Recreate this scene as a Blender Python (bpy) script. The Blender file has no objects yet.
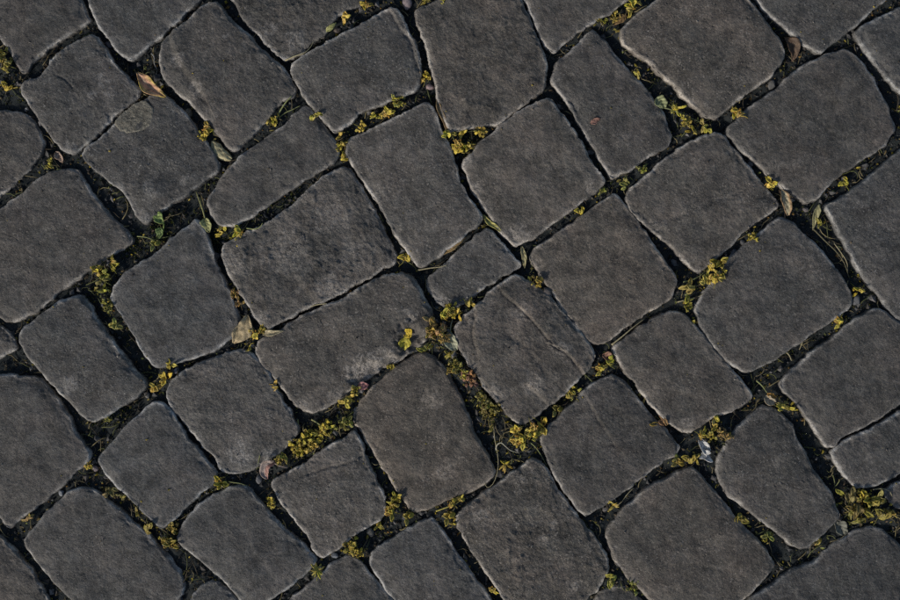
import bpy, math, random
import numpy as np
from mathutils import Vector

# ------------------------------------------------------------------ camera, sky, sun, exposure
K = 0.0012                                     # metres per photograph pixel
FW, FH = 900, 600
SUN_AZ = (-0.70, -0.714)                       # where the sun stands, seen on the ground (lower left)
SUN_EL = 26.0
sc = bpy.context.scene
col = sc.collection
cam_d = bpy.data.cameras.new('camera'); cam = bpy.data.objects.new('camera', cam_d); col.objects.link(cam)
cam_d.lens = 50.0; cam_d.sensor_width = 36.0; cam_d.sensor_fit = 'HORIZONTAL'
cam_d.clip_start = 0.01; cam_d.clip_end = 500
cam.location = (0, 0, FW * K * 50 / 36); cam.rotation_euler = (0, 0, 0)
sc.camera = cam

w = bpy.data.worlds.new('World'); sc.world = w; w.use_nodes = True
wn = w.node_tree; wn.nodes.clear()
wo = wn.nodes.new('ShaderNodeOutputWorld'); bg = wn.nodes.new('ShaderNodeBackground'); sky = wn.nodes.new('ShaderNodeTexSky')
sky.sky_type = 'NISHITA'; sky.sun_disc = False
sky.sun_elevation = math.radians(SUN_EL); sky.sun_rotation = math.atan2(SUN_AZ[0], SUN_AZ[1])
sky.air_density = 1.0; sky.dust_density = 1.6; sky.ozone_density = 1.5
bg.inputs['Strength'].default_value = 0.12
wn.links.new(sky.outputs[0], bg.inputs[0]); wn.links.new(bg.outputs[0], wo.inputs[0])

sun_d = bpy.data.lights.new('sun', 'SUN'); sun = bpy.data.objects.new('sun', sun_d); col.objects.link(sun)
sun_d.energy = 3.7; sun_d.angle = math.radians(6.0); sun_d.color = (1.0, 0.93, 0.85)
ce = math.cos(math.radians(SUN_EL)); az = Vector((*SUN_AZ, 0)).normalized()
sdir = Vector((az.x * ce, az.y * ce, math.sin(math.radians(SUN_EL))))
sun.rotation_euler = (-sdir).to_track_quat('-Z', 'Y').to_euler(); sun.location = sdir * 5

vs = sc.view_settings
vs.view_transform = 'Standard'; vs.look = 'None'; vs.gamma = 1.0; vs.use_curve_mapping = False
vs.exposure = -0.45
sc.cycles.use_denoising = False                # the fine grain of the stone stays

# ------------------------------------------------------------------ helpers
rng = np.random.default_rng(7)
random.seed(7)

def W(px, py, z=0.0):                          # pavement coordinates (in photograph pixels) to metres
    return ((px - FW / 2) * K, (FH / 2 - py) * K, z * K)

def _hash(ix, iy, seed):
    n = (ix.astype(np.int64) * 374761393 + iy.astype(np.int64) * 668265263 + seed * 2147483647) & 0xffffffff
    n = ((n ^ (n >> 13)) * 1274126177) & 0xffffffff
    n = ((n ^ (n >> 16)) * 2246822519) & 0xffffffff
    return ((n ^ (n >> 15)) & 0xffffff) / float(0xffffff)

def perlin(x, y, seed=0):
    ix = np.floor(x); iy = np.floor(y); fx = x - ix; fy = y - iy
    u = fx * fx * fx * (fx * (fx * 6 - 15) + 10); v = fy * fy * fy * (fy * (fy * 6 - 15) + 10)
    def g(dx, dy):
        a = _hash(ix + dx, iy + dy, seed) * 2 * np.pi
        return np.cos(a) * (fx - dx) + np.sin(a) * (fy - dy)
    a = g(0, 0) * (1 - u) + g(1, 0) * u
    b = g(0, 1) * (1 - u) + g(1, 1) * u
    return (a * (1 - v) + b * v) * 1.5

def fbm(x, y, scale, seed=0, octaves=4, gain=0.5):
    r = 0; amp = 1.0; f = 1.0 / scale
    for o in range(octaves):
        r = r + amp * perlin(x * f + 13.7 * o, y * f - 7.1 * o, seed + o * 31)
        amp *= gain; f *= 2.03
    return r

def sm(a, b, x):
    t = np.clip((x - a) / (b - a), 0, 1); return t * t * (3 - 2 * t)

def mesh_np(name, V, quads=None, tris=None, mats=(), smooth=True, attrs=None):
    me = bpy.data.meshes.new(name)
    quads = np.zeros((0, 4), int) if quads is None else np.asarray(quads, int).reshape(-1, 4)
    tris = np.zeros((0, 3), int) if tris is None else np.asarray(tris, int).reshape(-1, 3)
    V = np.asarray(V, float)
    me.vertices.add(len(V)); me.vertices.foreach_set('co', V.ravel())
    idx = np.concatenate([quads.ravel(), tris.ravel()])
    me.loops.add(len(idx)); me.loops.foreach_set('vertex_index', idx.astype(np.int32))
    tot = np.concatenate([np.full(len(quads), 4), np.full(len(tris), 3)]).astype(np.int32)
    st = np.concatenate([[0], np.cumsum(tot)[:-1]]).astype(np.int32)
    me.polygons.add(len(tot)); me.polygons.foreach_set('loop_start', st)
    me.polygons.foreach_set('use_smooth', np.full(len(tot), smooth))
    me.update(calc_edges=True); me.validate()
    for k, v in (attrs or {}).items():
        v = np.asarray(v, float)
        if v.ndim == 1:
            a = me.attributes.new(k, 'FLOAT', 'POINT'); a.data.foreach_set('value', v)
        else:
            a = me.attributes.new(k, 'FLOAT_COLOR', 'POINT')
            a.data.foreach_set('color', np.concatenate([v, np.ones((len(v), 1))], 1).ravel())
    for m in mats: me.materials.append(m)
    return me

def link(name, me, parent=None, loc=None, rot=None, scale=None, color=None):
    o = bpy.data.objects.new(name, me); col.objects.link(o)
    if parent is not None: o.parent = parent
    if loc is not None: o.location = loc
    if rot is not None: o.rotation_euler = rot
    if scale is not None: o.scale = (scale,) * 3 if np.isscalar(scale) else scale
    if color is not None: o.color = (*color, 1)
    return o

def tag(o, label, cat, group=None):
    o['label'] = label; o['category'] = cat
    if group: o['group'] = group
    return o

class MB:                                       # collects several shapes for one mesh
    def __init__(s): s.V = []; s.Q = []; s.T = []; s.C = []; s.n = 0
    def add(s, V, Q=None, T=None, c=(1, 1, 1)):
        V = np.asarray(V, float)
        if Q is not None and len(Q): s.Q.append(np.asarray(Q, int) + s.n)
        if T is not None and len(T): s.T.append(np.asarray(T, int) + s.n)
        s.V.append(V); s.C.append(np.tile(np.asarray(c, float), (len(V), 1))); s.n += len(V)
    def mesh(s, name, mats, smooth=True):
        return mesh_np(name, np.concatenate(s.V), np.concatenate(s.Q) if s.Q else None,
                       np.concatenate(s.T) if s.T else None, mats, smooth, {'tint': np.concatenate(s.C)})

def sheet(P, th):                               # a thin closed slab from a grid of points (nu, nv, 3)
    nu, nv, _ = P.shape
    du = np.gradient(P, axis=0); dv = np.gradient(P, axis=1)
    N = np.cross(du, dv); N /= np.linalg.norm(N, axis=2, keepdims=True) + 1e-12
    A = (P + N * th / 2).reshape(-1, 3); B = (P - N * th / 2).reshape(-1, 3)
    id = np.arange(nu * nv).reshape(nu, nv); m = nu * nv
    q = np.stack([id[:-1, :-1], id[1:, :-1], id[1:, 1:], id[:-1, 1:]], -1).reshape(-1, 4)
    ring = np.concatenate([id[:, 0], id[-1, 1:], id[::-1, -1][1:], id[0, ::-1][1:-1]])
    nx = np.roll(ring, -1)
    side = np.stack([ring, ring + m, nx + m, nx], -1)
    return np.concatenate([A, B]), np.concatenate([q, q[:, ::-1] + m, side])

def tube(P, R, n=6, flat=1.0):                  # a tapering tube through points P with radii R
    P = np.asarray(P, float); R = np.broadcast_to(np.asarray(R, float), (len(P),))
    D = np.gradient(P, axis=0); D /= np.linalg.norm(D, axis=1, keepdims=True) + 1e-12
    up = np.array([0.05, 0.02, 1.0]); S = np.cross(D, up); S /= np.linalg.norm(S, axis=1, keepdims=True) + 1e-12
    U = np.cross(S, D)
    a = np.arange(n) * 2 * np.pi / n
    V = (P[:, None] + R[:, None, None] * (np.cos(a)[None, :, None] * S[:, None] + flat * np.sin(a)[None, :, None] * U[:, None])).reshape(-1, 3)
    Q = []
    for i in range(len(P) - 1):
        for j in range(n):
            k = (j + 1) % n; Q.append((i * n + j, i * n + k, (i + 1) * n + k, (i + 1) * n + j))
    T = [(0, j + 1, j) for j in range(1, n - 1)]
    b = (len(P) - 1) * n; T += [(b, b + j, b + j + 1) for j in range(1, n - 1)]
    return V, Q, T

def spline(pts, n):                             # open Catmull-Rom through points of any dimension
    p = np.asarray(pts, float); p = np.vstack([2 * p[0] - p[1], p, 2 * p[-1] - p[-2]])
    out = []
    for t in np.linspace(0, len(p) - 3 - 1e-9, n):
        i = int(t); f = t - i; a, b, c, d = p[i:i + 4]
        out.append(0.5 * (2 * b + (c - a) * f + (2 * a - 5 * b + 4 * c - d) * f * f + (3 * b - a - 3 * c + d) * f ** 3))
    return np.array(out)

def closed_outline(pts, n):
    p = np.asarray(pts, float); m = len(p); out = []
    for i in range(m):
        a, b, c, d = p[i - 1], p[i], p[(i + 1) % m], p[(i + 2) % m]
        for f in np.linspace(0, 1, 12, endpoint=False):
            cr = 0.5 * (2 * b + (c - a) * f + (2 * a - 5 * b + 4 * c - d) * f * f + (3 * b - a - 3 * c + d) * f ** 3)
            out.append(0.45 * cr + 0.55 * (b + (c - b) * f))
    o = np.array(out); o2 = np.vstack([o, o[:1]])
    L = np.concatenate([[0], np.cumsum(np.linalg.norm(np.diff(o2, axis=0), axis=1))])
    t = np.linspace(0, L[-1], n, endpoint=False)
    return np.stack([np.interp(t, L, o2[:, 0]), np.interp(t, L, o2[:, 1])], 1)

def area(p): return 0.5 * np.sum(p[:, 0] * np.roll(p[:, 1], -1) - np.roll(p[:, 0], -1) * p[:, 1])

def dist_seg(P, A, B):                          # distance of points P (n,2) to the nearest of segments A-B (m,2)
    best = np.full(len(P), 1e9)
    for a, b in zip(A, B):
        ab = b - a; t = np.clip(((P - a) @ ab) / (ab @ ab + 1e-9), 0, 1)
        best = np.minimum(best, np.linalg.norm(P - a - t[:, None] * ab, axis=1))
    return best

def inside(P, poly):
    x, y = P[:, 0], P[:, 1]; r = np.zeros(len(P), bool)
    for a, b in zip(poly, np.roll(poly, -1, 0)):
        c = ((a[1] > y) != (b[1] > y)); r ^= c & (x < (b[0] - a[0]) * (y - a[1]) / (b[1] - a[1] + 1e-12) + a[0])
    return r

# ------------------------------------------------------------------ materials
def new_mat(name):
    m = bpy.data.materials.new(name); m.use_nodes = True
    nt = m.node_tree; b = nt.nodes['Principled BSDF']
    return m, nt, b
def N(nt, typ, **kw):
    n = nt.nodes.new(typ)
    for k, v in kw.items(): setattr(n, k, v)
    return n
def noise(nt, vec, scale, detail=4, rough=0.55, dist=0.0):
    n = N(nt, 'ShaderNodeTexNoise'); n.inputs['Scale'].default_value = scale; n.inputs['Detail'].default_value = detail
    n.inputs['Roughness'].default_value = rough; n.inputs['Distortion'].default_value = dist
    nt.links.new(vec, n.inputs['Vector']); return n.outputs['Fac']
def ramp(nt, fac, stops):
    r = N(nt, 'ShaderNodeValToRGB'); e = r.color_ramp.elements
    while len(e) < len(stops): e.new(0.5)
    for el, (p, c) in zip(e, stops):
        el.position = p; el.color = (*(c if not np.isscalar(c) else (c,) * 3), 1)
    nt.links.new(fac, r.inputs[0]); return r.outputs[0]
def mix(nt, typ, fac, a, b):
    m = N(nt, 'ShaderNodeMix', data_type='RGBA', blend_type=typ)
    for sock, v in ((m.inputs[0], fac), (m.inputs[6], a), (m.inputs[7], b)):
        if isinstance(v, bpy.types.NodeSocket): nt.links.new(v, sock)
        elif sock == m.inputs[0]: sock.default_value = v
        else: sock.default_value = (*v, 1) if not np.isscalar(v) else (v, v, v, 1)
    return m.outputs[2]
def math_(nt, op, a, b=0.0):
    m = N(nt, 'ShaderNodeMath', operation=op)
    for s, v in zip(m.inputs, (a, b)):
        if isinstance(v, bpy.types.NodeSocket): nt.links.new(v, s)
        else: s.default_value = v
    return m.outputs[0]

def stone_material():
    m, nt, b = new_mat('dark_basalt')
    pos = N(nt, 'ShaderNodeNewGeometry').outputs['Position']
    oi = N(nt, 'ShaderNodeObjectInfo')
    wear = N(nt, 'ShaderNodeAttribute', attribute_name='wear').outputs['Fac']
    pale = N(nt, 'ShaderNodeAttribute', attribute_name='pale').outputs['Fac']
    blot = noise(nt, pos, 16, 5, 0.6)
    mid = noise(nt, pos, 70, 6, 0.7, 0.5)
    fine = noise(nt, pos, 330, 5, 0.75, 0.3)
    grit = noise(nt, pos, 800, 3, 0.7)
    c = ramp(nt, blot, [(0.34, (0.071, 0.070, 0.0645)), (0.5, (0.088, 0.0835, 0.0755)), (0.66, (0.110, 0.099, 0.088))])
    coarse = N(nt, 'ShaderNodeAttribute', attribute_name='coarse').outputs['Fac']
    patch = ramp(nt, noise(nt, pos, 28, 4, 0.6, 0.5), [(0.38, 0.15), (0.62, 1.0)])
    c = mix(nt, 'MULTIPLY', 1.0, c, ramp(nt, mid, [(0.36, 0.66), (0.5, 1.0), (0.64, 1.38)]))
    c = mix(nt, 'MULTIPLY', patch, c, ramp(nt, fine, [(0.36, 0.60), (0.5, 0.98), (0.64, 1.5)]))
    c = mix(nt, 'MULTIPLY', 0.45, c, ramp(nt, grit, [(0.36, 0.7), (0.5, 1.0), (0.64, 1.4)]))
    c = mix(nt, 'MULTIPLY', 1.0, c, ramp(nt, noise(nt, pos, 34, 5, 0.65, 0.6), [(0.35, 0.68), (0.48, 1.0), (0.64, 1.24)]))
    # scattered pale mineral flecks and dusty patches
    fl = math_(nt, 'MULTIPLY', ramp(nt, noise(nt, pos, 420, 3, 0.6), [(0.585, 0.0), (0.68, 1.0)]), ramp(nt, noise(nt, pos, 40, 4, 0.7), [(0.40, 0.15), (0.60, 1.0)]))
    c = mix(nt, 'MIX', math_(nt, 'MULTIPLY', fl, math_(nt, 'ADD', math_(nt, 'MULTIPLY', oi.outputs['Random'], 0.75), 0.3)), c, (0.30, 0.29, 0.27))
    dust = ramp(nt, noise(nt, pos, 95, 8, 0.82, 0.9), [(0.53, 0.0), (0.66, 1.0)])
    c = mix(nt, 'MIX', math_(nt, 'MULTIPLY', dust, math_(nt, 'ADD', math_(nt, 'MULTIPLY', oi.outputs['Random'], -0.5), 0.68)), c, (0.20, 0.184, 0.168))
    # worn rims: dark skin rubbed off, paled further to add sunlit edge brightness
    wn_ = ramp(nt, noise(nt, pos, 200, 5, 0.75), [(0.36, 0.18), (0.56, 1.0)])
    c = mix(nt, 'MIX', math_(nt, 'MULTIPLY', wear, wn_), c, (0.48, 0.46, 0.42))
    pn = ramp(nt, noise(nt, pos, 230, 7, 0.82, 0.7), [(0.44, 0.0), (0.60, 1.0)])
    c = mix(nt, 'MIX', math_(nt, 'MULTIPLY', pale, pn), c, (0.36, 0.34, 0.31))
    c = mix(nt, 'MULTIPLY', 1.0, c, oi.outputs['Color'])
    nt.links.new(c, b.inputs['Base Color'])
    b.inputs['Roughness'].default_value = 0.62
    b.inputs['Specular IOR Level'].default_value = 0.35
    h = math_(nt, 'ADD', math_(nt, 'MULTIPLY', fine, 1.0), math_(nt, 'MULTIPLY', grit, 0.35))
    h = math_(nt, 'MULTIPLY', h, math_(nt, 'ADD', math_(nt, 'MULTIPLY', patch, 0.6), 0.4))
    h = math_(nt, 'ADD', h, math_(nt, 'MULTIPLY', mid, 1.1))
    h = math_(nt, 'ADD', h, math_(nt, 'MULTIPLY', math_(nt, 'MULTIPLY', noise(nt, pos, 170, 6, 0.7, 0.3), coarse), 4.2))
    # open pores, many on some stones and few on others
    vo = N(nt, 'ShaderNodeTexVoronoi'); vo.inputs['Scale'].default_value = 150; nt.links.new(pos, vo.inputs['Vector'])
    pore = math_(nt, 'MULTIPLY', ramp(nt, vo.outputs['Distance'], [(0.10, 1.0), (0.26, 0.0)]), ramp(nt, noise(nt, pos, 60, 3, 0.6), [(0.5, 0.0), (0.6, 1.0)]))
    h = math_(nt, 'SUBTRACT', h, math_(nt, 'MULTIPLY', pore, math_(nt, 'MULTIPLY', oi.outputs['Random'], 0.7)))
    bp = N(nt, 'ShaderNodeBump'); bp.inputs['Strength'].default_value = 0.85; bp.inputs['Distance'].default_value = 0.0024
    nt.links.new(h, bp.inputs['Height']); nt.links.new(bp.outputs[0], b.inputs['Normal'])
    return m

def soil_material():
    m, nt, b = new_mat('joint_soil')
    pos = N(nt, 'ShaderNodeNewGeometry').outputs['Position']
    c = ramp(nt, noise(nt, pos, 120, 6, 0.7), [(0.3, (0.016, 0.021, 0.022)), (0.55, (0.032, 0.037, 0.037)), (0.8, (0.060, 0.060, 0.054))])
    nt.links.new(c, b.inputs['Base Color']); b.inputs['Roughness'].default_value = 0.95; b.inputs['Specular IOR Level'].default_value = 0.15
    bp = N(nt, 'ShaderNodeBump'); bp.inputs['Strength'].default_value = 0.8; bp.inputs['Distance'].default_value = 0.002
    nt.links.new(noise(nt, pos, 400, 6, 0.75), bp.inputs['Height']); nt.links.new(bp.outputs[0], b.inputs['Normal'])
    return m

def organic_material(name, scale=260, rough=0.65, spec=0.3, dark=0.55, bumpd=0.0006):
    m, nt, b = new_mat(name)
    pos = N(nt, 'ShaderNodeNewGeometry').outputs['Position']
    oi = N(nt, 'ShaderNodeObjectInfo').outputs['Color']
    ti = N(nt, 'ShaderNodeAttribute', attribute_name='tint').outputs['Color']
    c = mix(nt, 'MULTIPLY', 1.0, oi, ti)
    n = noise(nt, pos, scale, 5, 0.65)
    c = mix(nt, 'MULTIPLY', 1.0, c, ramp(nt, n, [(0.28, (dark, dark * 0.92, dark * 0.85)), (0.5, 1.0), (0.75, 1.15)]))
    nt.links.new(c, b.inputs['Base Color']); b.inputs['Roughness'].default_value = rough; b.inputs['Specular IOR Level'].default_value = spec
    bp = N(nt, 'ShaderNodeBump'); bp.inputs['Strength'].default_value = 0.6; bp.inputs['Distance'].default_value = bumpd
    nt.links.new(noise(nt, pos, scale * 2.2, 4, 0.6), bp.inputs['Height']); nt.links.new(bp.outputs[0], b.inputs['Normal'])
    return m

M_STONE = stone_material(); M_SOIL = soil_material()
M_PETAL = organic_material('petal', 300, 0.6, 0.3, 0.5)
M_LEAF = organic_material('dry_leaf', 260, 0.6, 0.35, 0.35, 0.0012)
M_FIBRE = organic_material('plant_fibre', 400, 0.75, 0.2, 0.6)
M_CRUMB = organic_material('soil_crumb', 500, 0.95, 0.12, 0.5, 0.001)
M_PEBBLE = organic_material('pebble', 350, 0.75, 0.3, 0.6, 0.001)
M_MOSS = organic_material('moss', 500, 0.8, 0.15, 0.5)

# ------------------------------------------------------------------ the paving stones
# outline (pavement px) and: tone = stone's colour multiplier, lower towards the outer corners, rough = coarse relief, z = height of the face, r = rim radius
S = []
def stone(pts, tone=1.0, rough=0.3, z=0.0, r=6.0, warm=0.0, feats=(), label=None, pale=(), wearamt=1.0):
    S.append(dict(pts=pts, tone=tone, rough=rough, z=z, r=r, warm=warm, feats=feats, label=label, pale=pale, wear=wearamt))

stone([(89,20),(70,33),(50,46),(34,59),(23,71),(17,64),(8,49),(0,37),(-12,14),(-8,4),(30,-20),(62,-36),(70,-28),(78,-4),(84,10)], 0.84, 0.2)
stone([(88,-5),(92,8),(96,20),(104,33),(112,43),(121,54),(130,59),(139,53),(149,44),(165,31),(180,17),(193,5),(200,-6),(185,-30),(170,-52),(150,-50),(110,-22)], 0.88, 0.2, z=1, r=4)
stone([(91,35),(104,48),(117,67),(131,80),(138,88),(137,95),(133,99),(117,113),(99,131),(81,148),(72,153),(60,148),(40,120),(27,101),(20,89),(24,82),(40,77),(53,59),(72,43)], 0.95, 0.3, z=1,
      feats=[('groove', [(55,74),(66,80),(73,88)], 0.9, 1.4)], pale=[(103,80,9),(112,95,9),(92,94,6),(68,148,8)])
stone([(160,55),(165,40),(181,25),(197,11),(210,3),(218,5),(236,24),(255,43),(273,59),(288,75),(295,88),(292,95),(281,102),(260,125),(238,147),(231,149),(213,128),(192,104),(173,88),(161,72)], 1.0, 0.45, z=2, r=8,
      feats=[('step', [(172,42),(180,62),(198,86),(206,98)], 2.0, 3.5, 16)], pale=[(203,39,4),(226,36,4),(178,60,9),(195,88,9)])
stone([(230,-6),(236,4),(244,19),(260,36),(273,50),(284,58),(300,52),(313,40),(327,29),(338,14),(358,4),(366,-6),(345,-45),(318,-60),(270,-40),(240,-22)], 0.96, 1.3, label='rough pitted grey stone cut by the top edge', pale=[(295,40,14),(270,30,10)])
stone([(391,9),(369,19),(340,35),(313,51),(293,63),(290,70),(296,83),(308,100),(324,120),(334,131),(345,127),(359,113),(380,104),(401,96),(416,87),(421,69),(417,48),(407,29),(399,13)], 1.0, 0.22, z=2, r=5,
      feats=[('step', [(391,10),(399,24),(412,42),(417,60)], 1.6, 1.6, 12)])
stone([(415,12),(421,32),(431,64),(439,99),(446,124),(452,131),(467,128),(498,123),(517,109),(533,97),(543,88),(546,70),(545,58),(541,48),(533,27),(525,8),(518,-6),(508,-14),(480,-16),(455,-6),(436,1),(421,6)], 1.08, 0.95, z=1.5, warm=0.3,
      label='large coarse stone with a rippled face')
stone([(523,-6),(528,4),(536,24),(546,44),(555,51),(571,37),(589,24),(611,11),(627,0),(634,-10),(622,-40),(580,-55),(535,-24)], 1.0, 0.25, r=5)
stone([(593,29),(579,43),(561,58),(554,70),(553,80),(568,104),(581,125),(595,149),(605,166),(613,177),(632,169),(648,157),(666,146),(671,136),(664,115),(648,91),(624,64),(605,42)], 0.96, 0.25, z=0)
stone([(621,30),(624,43),(648,61),(666,77),(687,99),(706,117),(716,117),(732,104),(751,89),(769,77),(780,64),(784,51),(775,35),(764,19),(748,0),(735,-16),(700,-22),(670,-8),(653,3),(632,19)], 1.03, 0.25, z=3, r=7, warm=0.3, pale=[(650,66,6),(690,104,6)])
stone([(756,-8),(760,2),(769,13),(788,29),(806,44),(821,51),(836,40),(857,24),(871,11),(884,0),(892,-12),(870,-50),(820,-54),(775,-24)], 0.92, 0.25, z=1.5, r=7)
stone([(857,35),(871,55),(887,75),(900,88),(912,100),(928,96),(946,60),(948,20),(926,-4),(897,9),(873,21),(861,28)], 0.86, 0.3)
stone([(844,49),(820,57),(793,73),(775,91),(748,109),(730,127),(728,133),(740,148),(759,164),(775,179),(793,193),(806,202),(820,195),(836,179),(857,163),(868,156),(888,142),(896,128),(889,107),(873,77),(857,56)], 0.95, 0.25, z=0.5, r=7)
stone([(827,207),(847,195),(868,179),(887,163),(900,151),(914,146),(932,162),(952,200),(960,255),(928,300),(908,320),(898,318),(887,305),(868,281),(852,254),(836,225)], 0.88, 0.3, z=1)
stone([(14,111),(28,117),(37,127),(42,140),(40,150),(30,165),(14,181),(0,192),(-20,205),(-50,180),(-60,140),(-30,118),(-6,111)], 0.86, 0.25, z=-2)
stone([(61,170),(40,177),(21,193),(0,209),(-22,226),(-40,248),(-32,275),(-15,300),(4,320),(16,320),(37,310),(48,300),(69,283),(88,270),(112,254),(128,245),(131,240),(125,231),(107,213),(88,190),(76,171)], 0.97, 0.25, z=0, r=6, warm=0.2)
stone([(82,153),(92,143),(107,131),(120,119),(136,104),(150,96),(163,94),(173,101),(187,117),(205,141),(214,156),(219,163),(216,171),(197,185),(176,201),(160,211),(147,222),(140,219),(133,209),(123,190),(107,179),(91,166)], 0.93, 0.35, z=1, r=5,
      feats=[('bump', 152, 192, 20, 12, 3.0)], pale=[(152,190,10),(145,216,8),(120,187,6),(185,180,6)])
stone([(303,107),(284,125),(260,141),(238,158),(225,172),(212,192),(207,204),(214,220),(227,226),(237,224),(255,214),(281,195),(308,177),(334,161),(338,153),(335,144),(324,125),(312,110)], 0.95, 0.3, z=0.5, r=8, warm=0.2, pale=[(212,212,8)])
stone([(348,143),(353,138),(380,125),(407,111),(425,103),(432,107),(441,128),(452,152),(458,179),(469,198),(479,213),(481,221),(467,233),(448,249),(424,266),(418,265),(411,256),(396,235),(380,206),(367,185),(353,166),(347,152)], 1.10, 0.3, z=2, r=4, warm=0.35)
stone([(547,99),(528,107),(504,123),(480,144),(464,161),(464,168),(472,187),(488,214),(505,237),(516,244),(533,238),(555,222),(579,203),(599,188),(604,180),(592,162),(579,139),(563,115),(552,101)], 1.13, 0.35, z=1.5, r=5, warm=0.2, pale=[(520,236,14),(475,188,9),(590,185,8),(467,160,8)])
stone([(488,229),(504,246),(516,260),(520,266),(499,278),(475,294),(457,307),(450,309),(440,303),(429,291),(427,280),(444,265),(467,243)], 1.0, 0.25, z=0, r=6, label='smallest stone in the middle of the paving', pale=[(440,300,7)])
stone([(341,167),(322,177),(305,193),(284,211),(260,227),(236,238),(225,244),(223,257),(231,278),(246,302),(256,319),(269,328),(284,320),(308,307),(332,297),(359,283),(380,270),(394,263),(396,256),(385,235),(372,206),(361,187),(350,170)], 1.22, 1.5, z=1, r=7, warm=0.12,
      label='large stone with a coarse knobbly face', pale=[(330,290,18,0.7),(262,316,12,0.7),(236,262,14,0.7),(285,250,26,0.55),(330,215,24,0.5),(355,255,22,0.45)])  # broad pale patches paint sunlit bumps into the colour of this face
stone([(195,221),(176,235),(152,257),(125,273),(115,286),(111,299),(117,308),(131,329),(144,353),(155,367),(163,366),(176,363),(213,351),(232,336),(239,325),(235,308),(231,297),(216,265),(208,241),(201,225)], 0.98, 0.25, z=1, r=4)
stone([(613,195),(595,206),(571,225),(547,241),(532,253),(533,263),(552,291),(563,309),(573,321),(586,339),(595,344),(611,339),(632,321),(653,309),(669,299),(676,283),(669,267),(651,241),(632,214),(621,199)], 1.02, 0.3, z=1, warm=0.35, r=5, pale=[(537,266,8)])
stone([(713,133),(692,141),(671,155),(648,174),(628,194),(627,201),(637,217),(659,235),(676,250),(689,265),(698,271),(713,262),(735,241),(756,222),(777,207),(779,203),(769,192),(751,169),(735,150),(724,136)], 0.98, 0.35, z=1, warm=0.2, r=5,
      feats=[('step', [(735,196),(700,208),(682,217),(660,222)], 0.55, 2.0, 22)])
stone([(781,217),(764,230),(745,246),(727,262),(711,283),(698,304),(696,311),(703,329),(719,353),(735,367),(748,371),(767,364),(793,347),(820,329),(841,314),(851,306),(852,296),(841,275),(825,254),(804,233),(791,221)], 0.95, 0.3, z=0.5, r=6, warm=0.1)
stone([(-2,326),(6,332),(13,342),(15,348),(8,353),(0,357),(-25,368),(-40,345),(-20,328)], 0.88, 0.25, z=-2)
stone([(80,295),(59,302),(40,315),(22,328),(19,340),(29,359),(48,380),(67,399),(83,415),(94,422),(107,415),(125,403),(144,390),(146,383),(131,367),(115,345),(99,324),(88,304)], 0.95, 0.25, z=2.5, r=10, pale=[(70,385,10)])
stone([(19,377),(40,380),(53,396),(67,417),(77,439),(88,452),(88,459),(77,469),(59,488),(35,507),(19,520),(9,527),(0,519),(-20,495),(-46,450),(-32,395),(-10,376)], 0.9, 0.25, z=-1.5)
stone([(167,392),(171,380),(192,367),(213,359),(233,351),(249,352),(268,372),(281,399),(294,420),(297,431),(284,449),(268,460),(256,467),(236,473),(223,472),(213,457),(192,433),(172,409)], 1.06, 0.8, z=0, r=6, pale=[(240,455,16),(268,455,8)])
stone([(255,352),(260,341),(279,331),(300,317),(327,305),(340,301),(359,289),(380,278),(401,273),(415,281),(424,299),(432,313),(431,332),(417,348),(401,359),(383,369),(364,380),(348,391),(332,404),(315,412),(305,411),(292,401),(276,380),(260,361)], 1.0, 0.3, z=2, r=8, warm=0.15,
      feats=[('chip', 352, 362, 368, 374, 0.55, 0.83, 23, 15, 0.30), ('chip', 380, 350, 391, 364, 0.55, 0.83, 14, 12, 0.25), ('dent', 411, 341, 18, 19, 8.0)],
      pale=[(360,371,15,2.0),(373,364,13,1.7),(390,357,9,1.1),(410,316,9,0.9),(305,408,10),(335,397,10),(408,315,7),(382,350,6)], label='long stone with broken chips out of its lower right edge')
stone([(421,353),(394,369),(369,391),(354,412),(352,420),(364,436),(375,457),(388,475),(401,496),(413,512),(431,508),(455,497),(469,492),(488,482),(495,472),(486,453),(475,435),(464,407),(451,378),(440,363),(432,357)], 0.97, 0.2, z=-1, r=9, warm=0.6, label='smooth brownish stone with a deep shadow on its right', pale=[(445,470,12),(430,400,14)])
stone([(515,276),(494,289),(480,304),(465,316),(456,328),(459,347),(475,372),(491,393),(507,414),(521,424),(536,416),(555,401),(573,385),(588,369),(594,356),(584,337),(566,316),(550,298),(530,282)], 1.12, 0.75, z=2, r=5, warm=0.35,
      feats=[('step', [(502,292),(518,306),(535,322),(552,343),(566,352),(578,366),(584,374)], 2.6, 1.1, 26), ('step', [(475,306),(476,318),(473,332),(478,352)], 2.2, 1.2, 18), ('step', [(512,395),(524,385),(532,388),(545,401)], 1.3, 2, 12), ('groove', [(508,335),(530,352),(546,374)], 0.8, 3)],
      pale=[(560,348,10),(520,312,9),(475,320,7),(495,392,9),(532,385,13)], label='stone split into stepped layers')
stone([(611,376),(592,385),(573,404),(552,425),(542,438),(546,455),(555,475),(573,503),(586,515),(605,504),(627,491),(653,469),(676,454),(679,447),(669,433),(648,412),(632,391),(621,379)], 0.84, 0.3, z=0.5, r=6,
      feats=[('step', [(588,400),(602,424),(615,445)], 0.9, 1.4, 14)])
stone([(669,312),(645,324),(627,337),(613,349),(627,372),(648,399),(666,420),(684,431),(692,432),(713,417),(735,409),(751,399),(750,391),(737,375),(716,351),(700,332),(685,316)], 1.0, 0.3, z=0.5, r=5, warm=0.3, pale=[(688,424,9)])
stone([(879,308),(857,319),(831,340),(809,356),(791,372),(782,386),(801,407),(817,431),(827,446),(833,446),(841,438),(863,427),(881,418),(894,407),(914,398),(936,372),(926,345),(898,322)], 0.93, 0.25, z=0.5, r=5)
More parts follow.
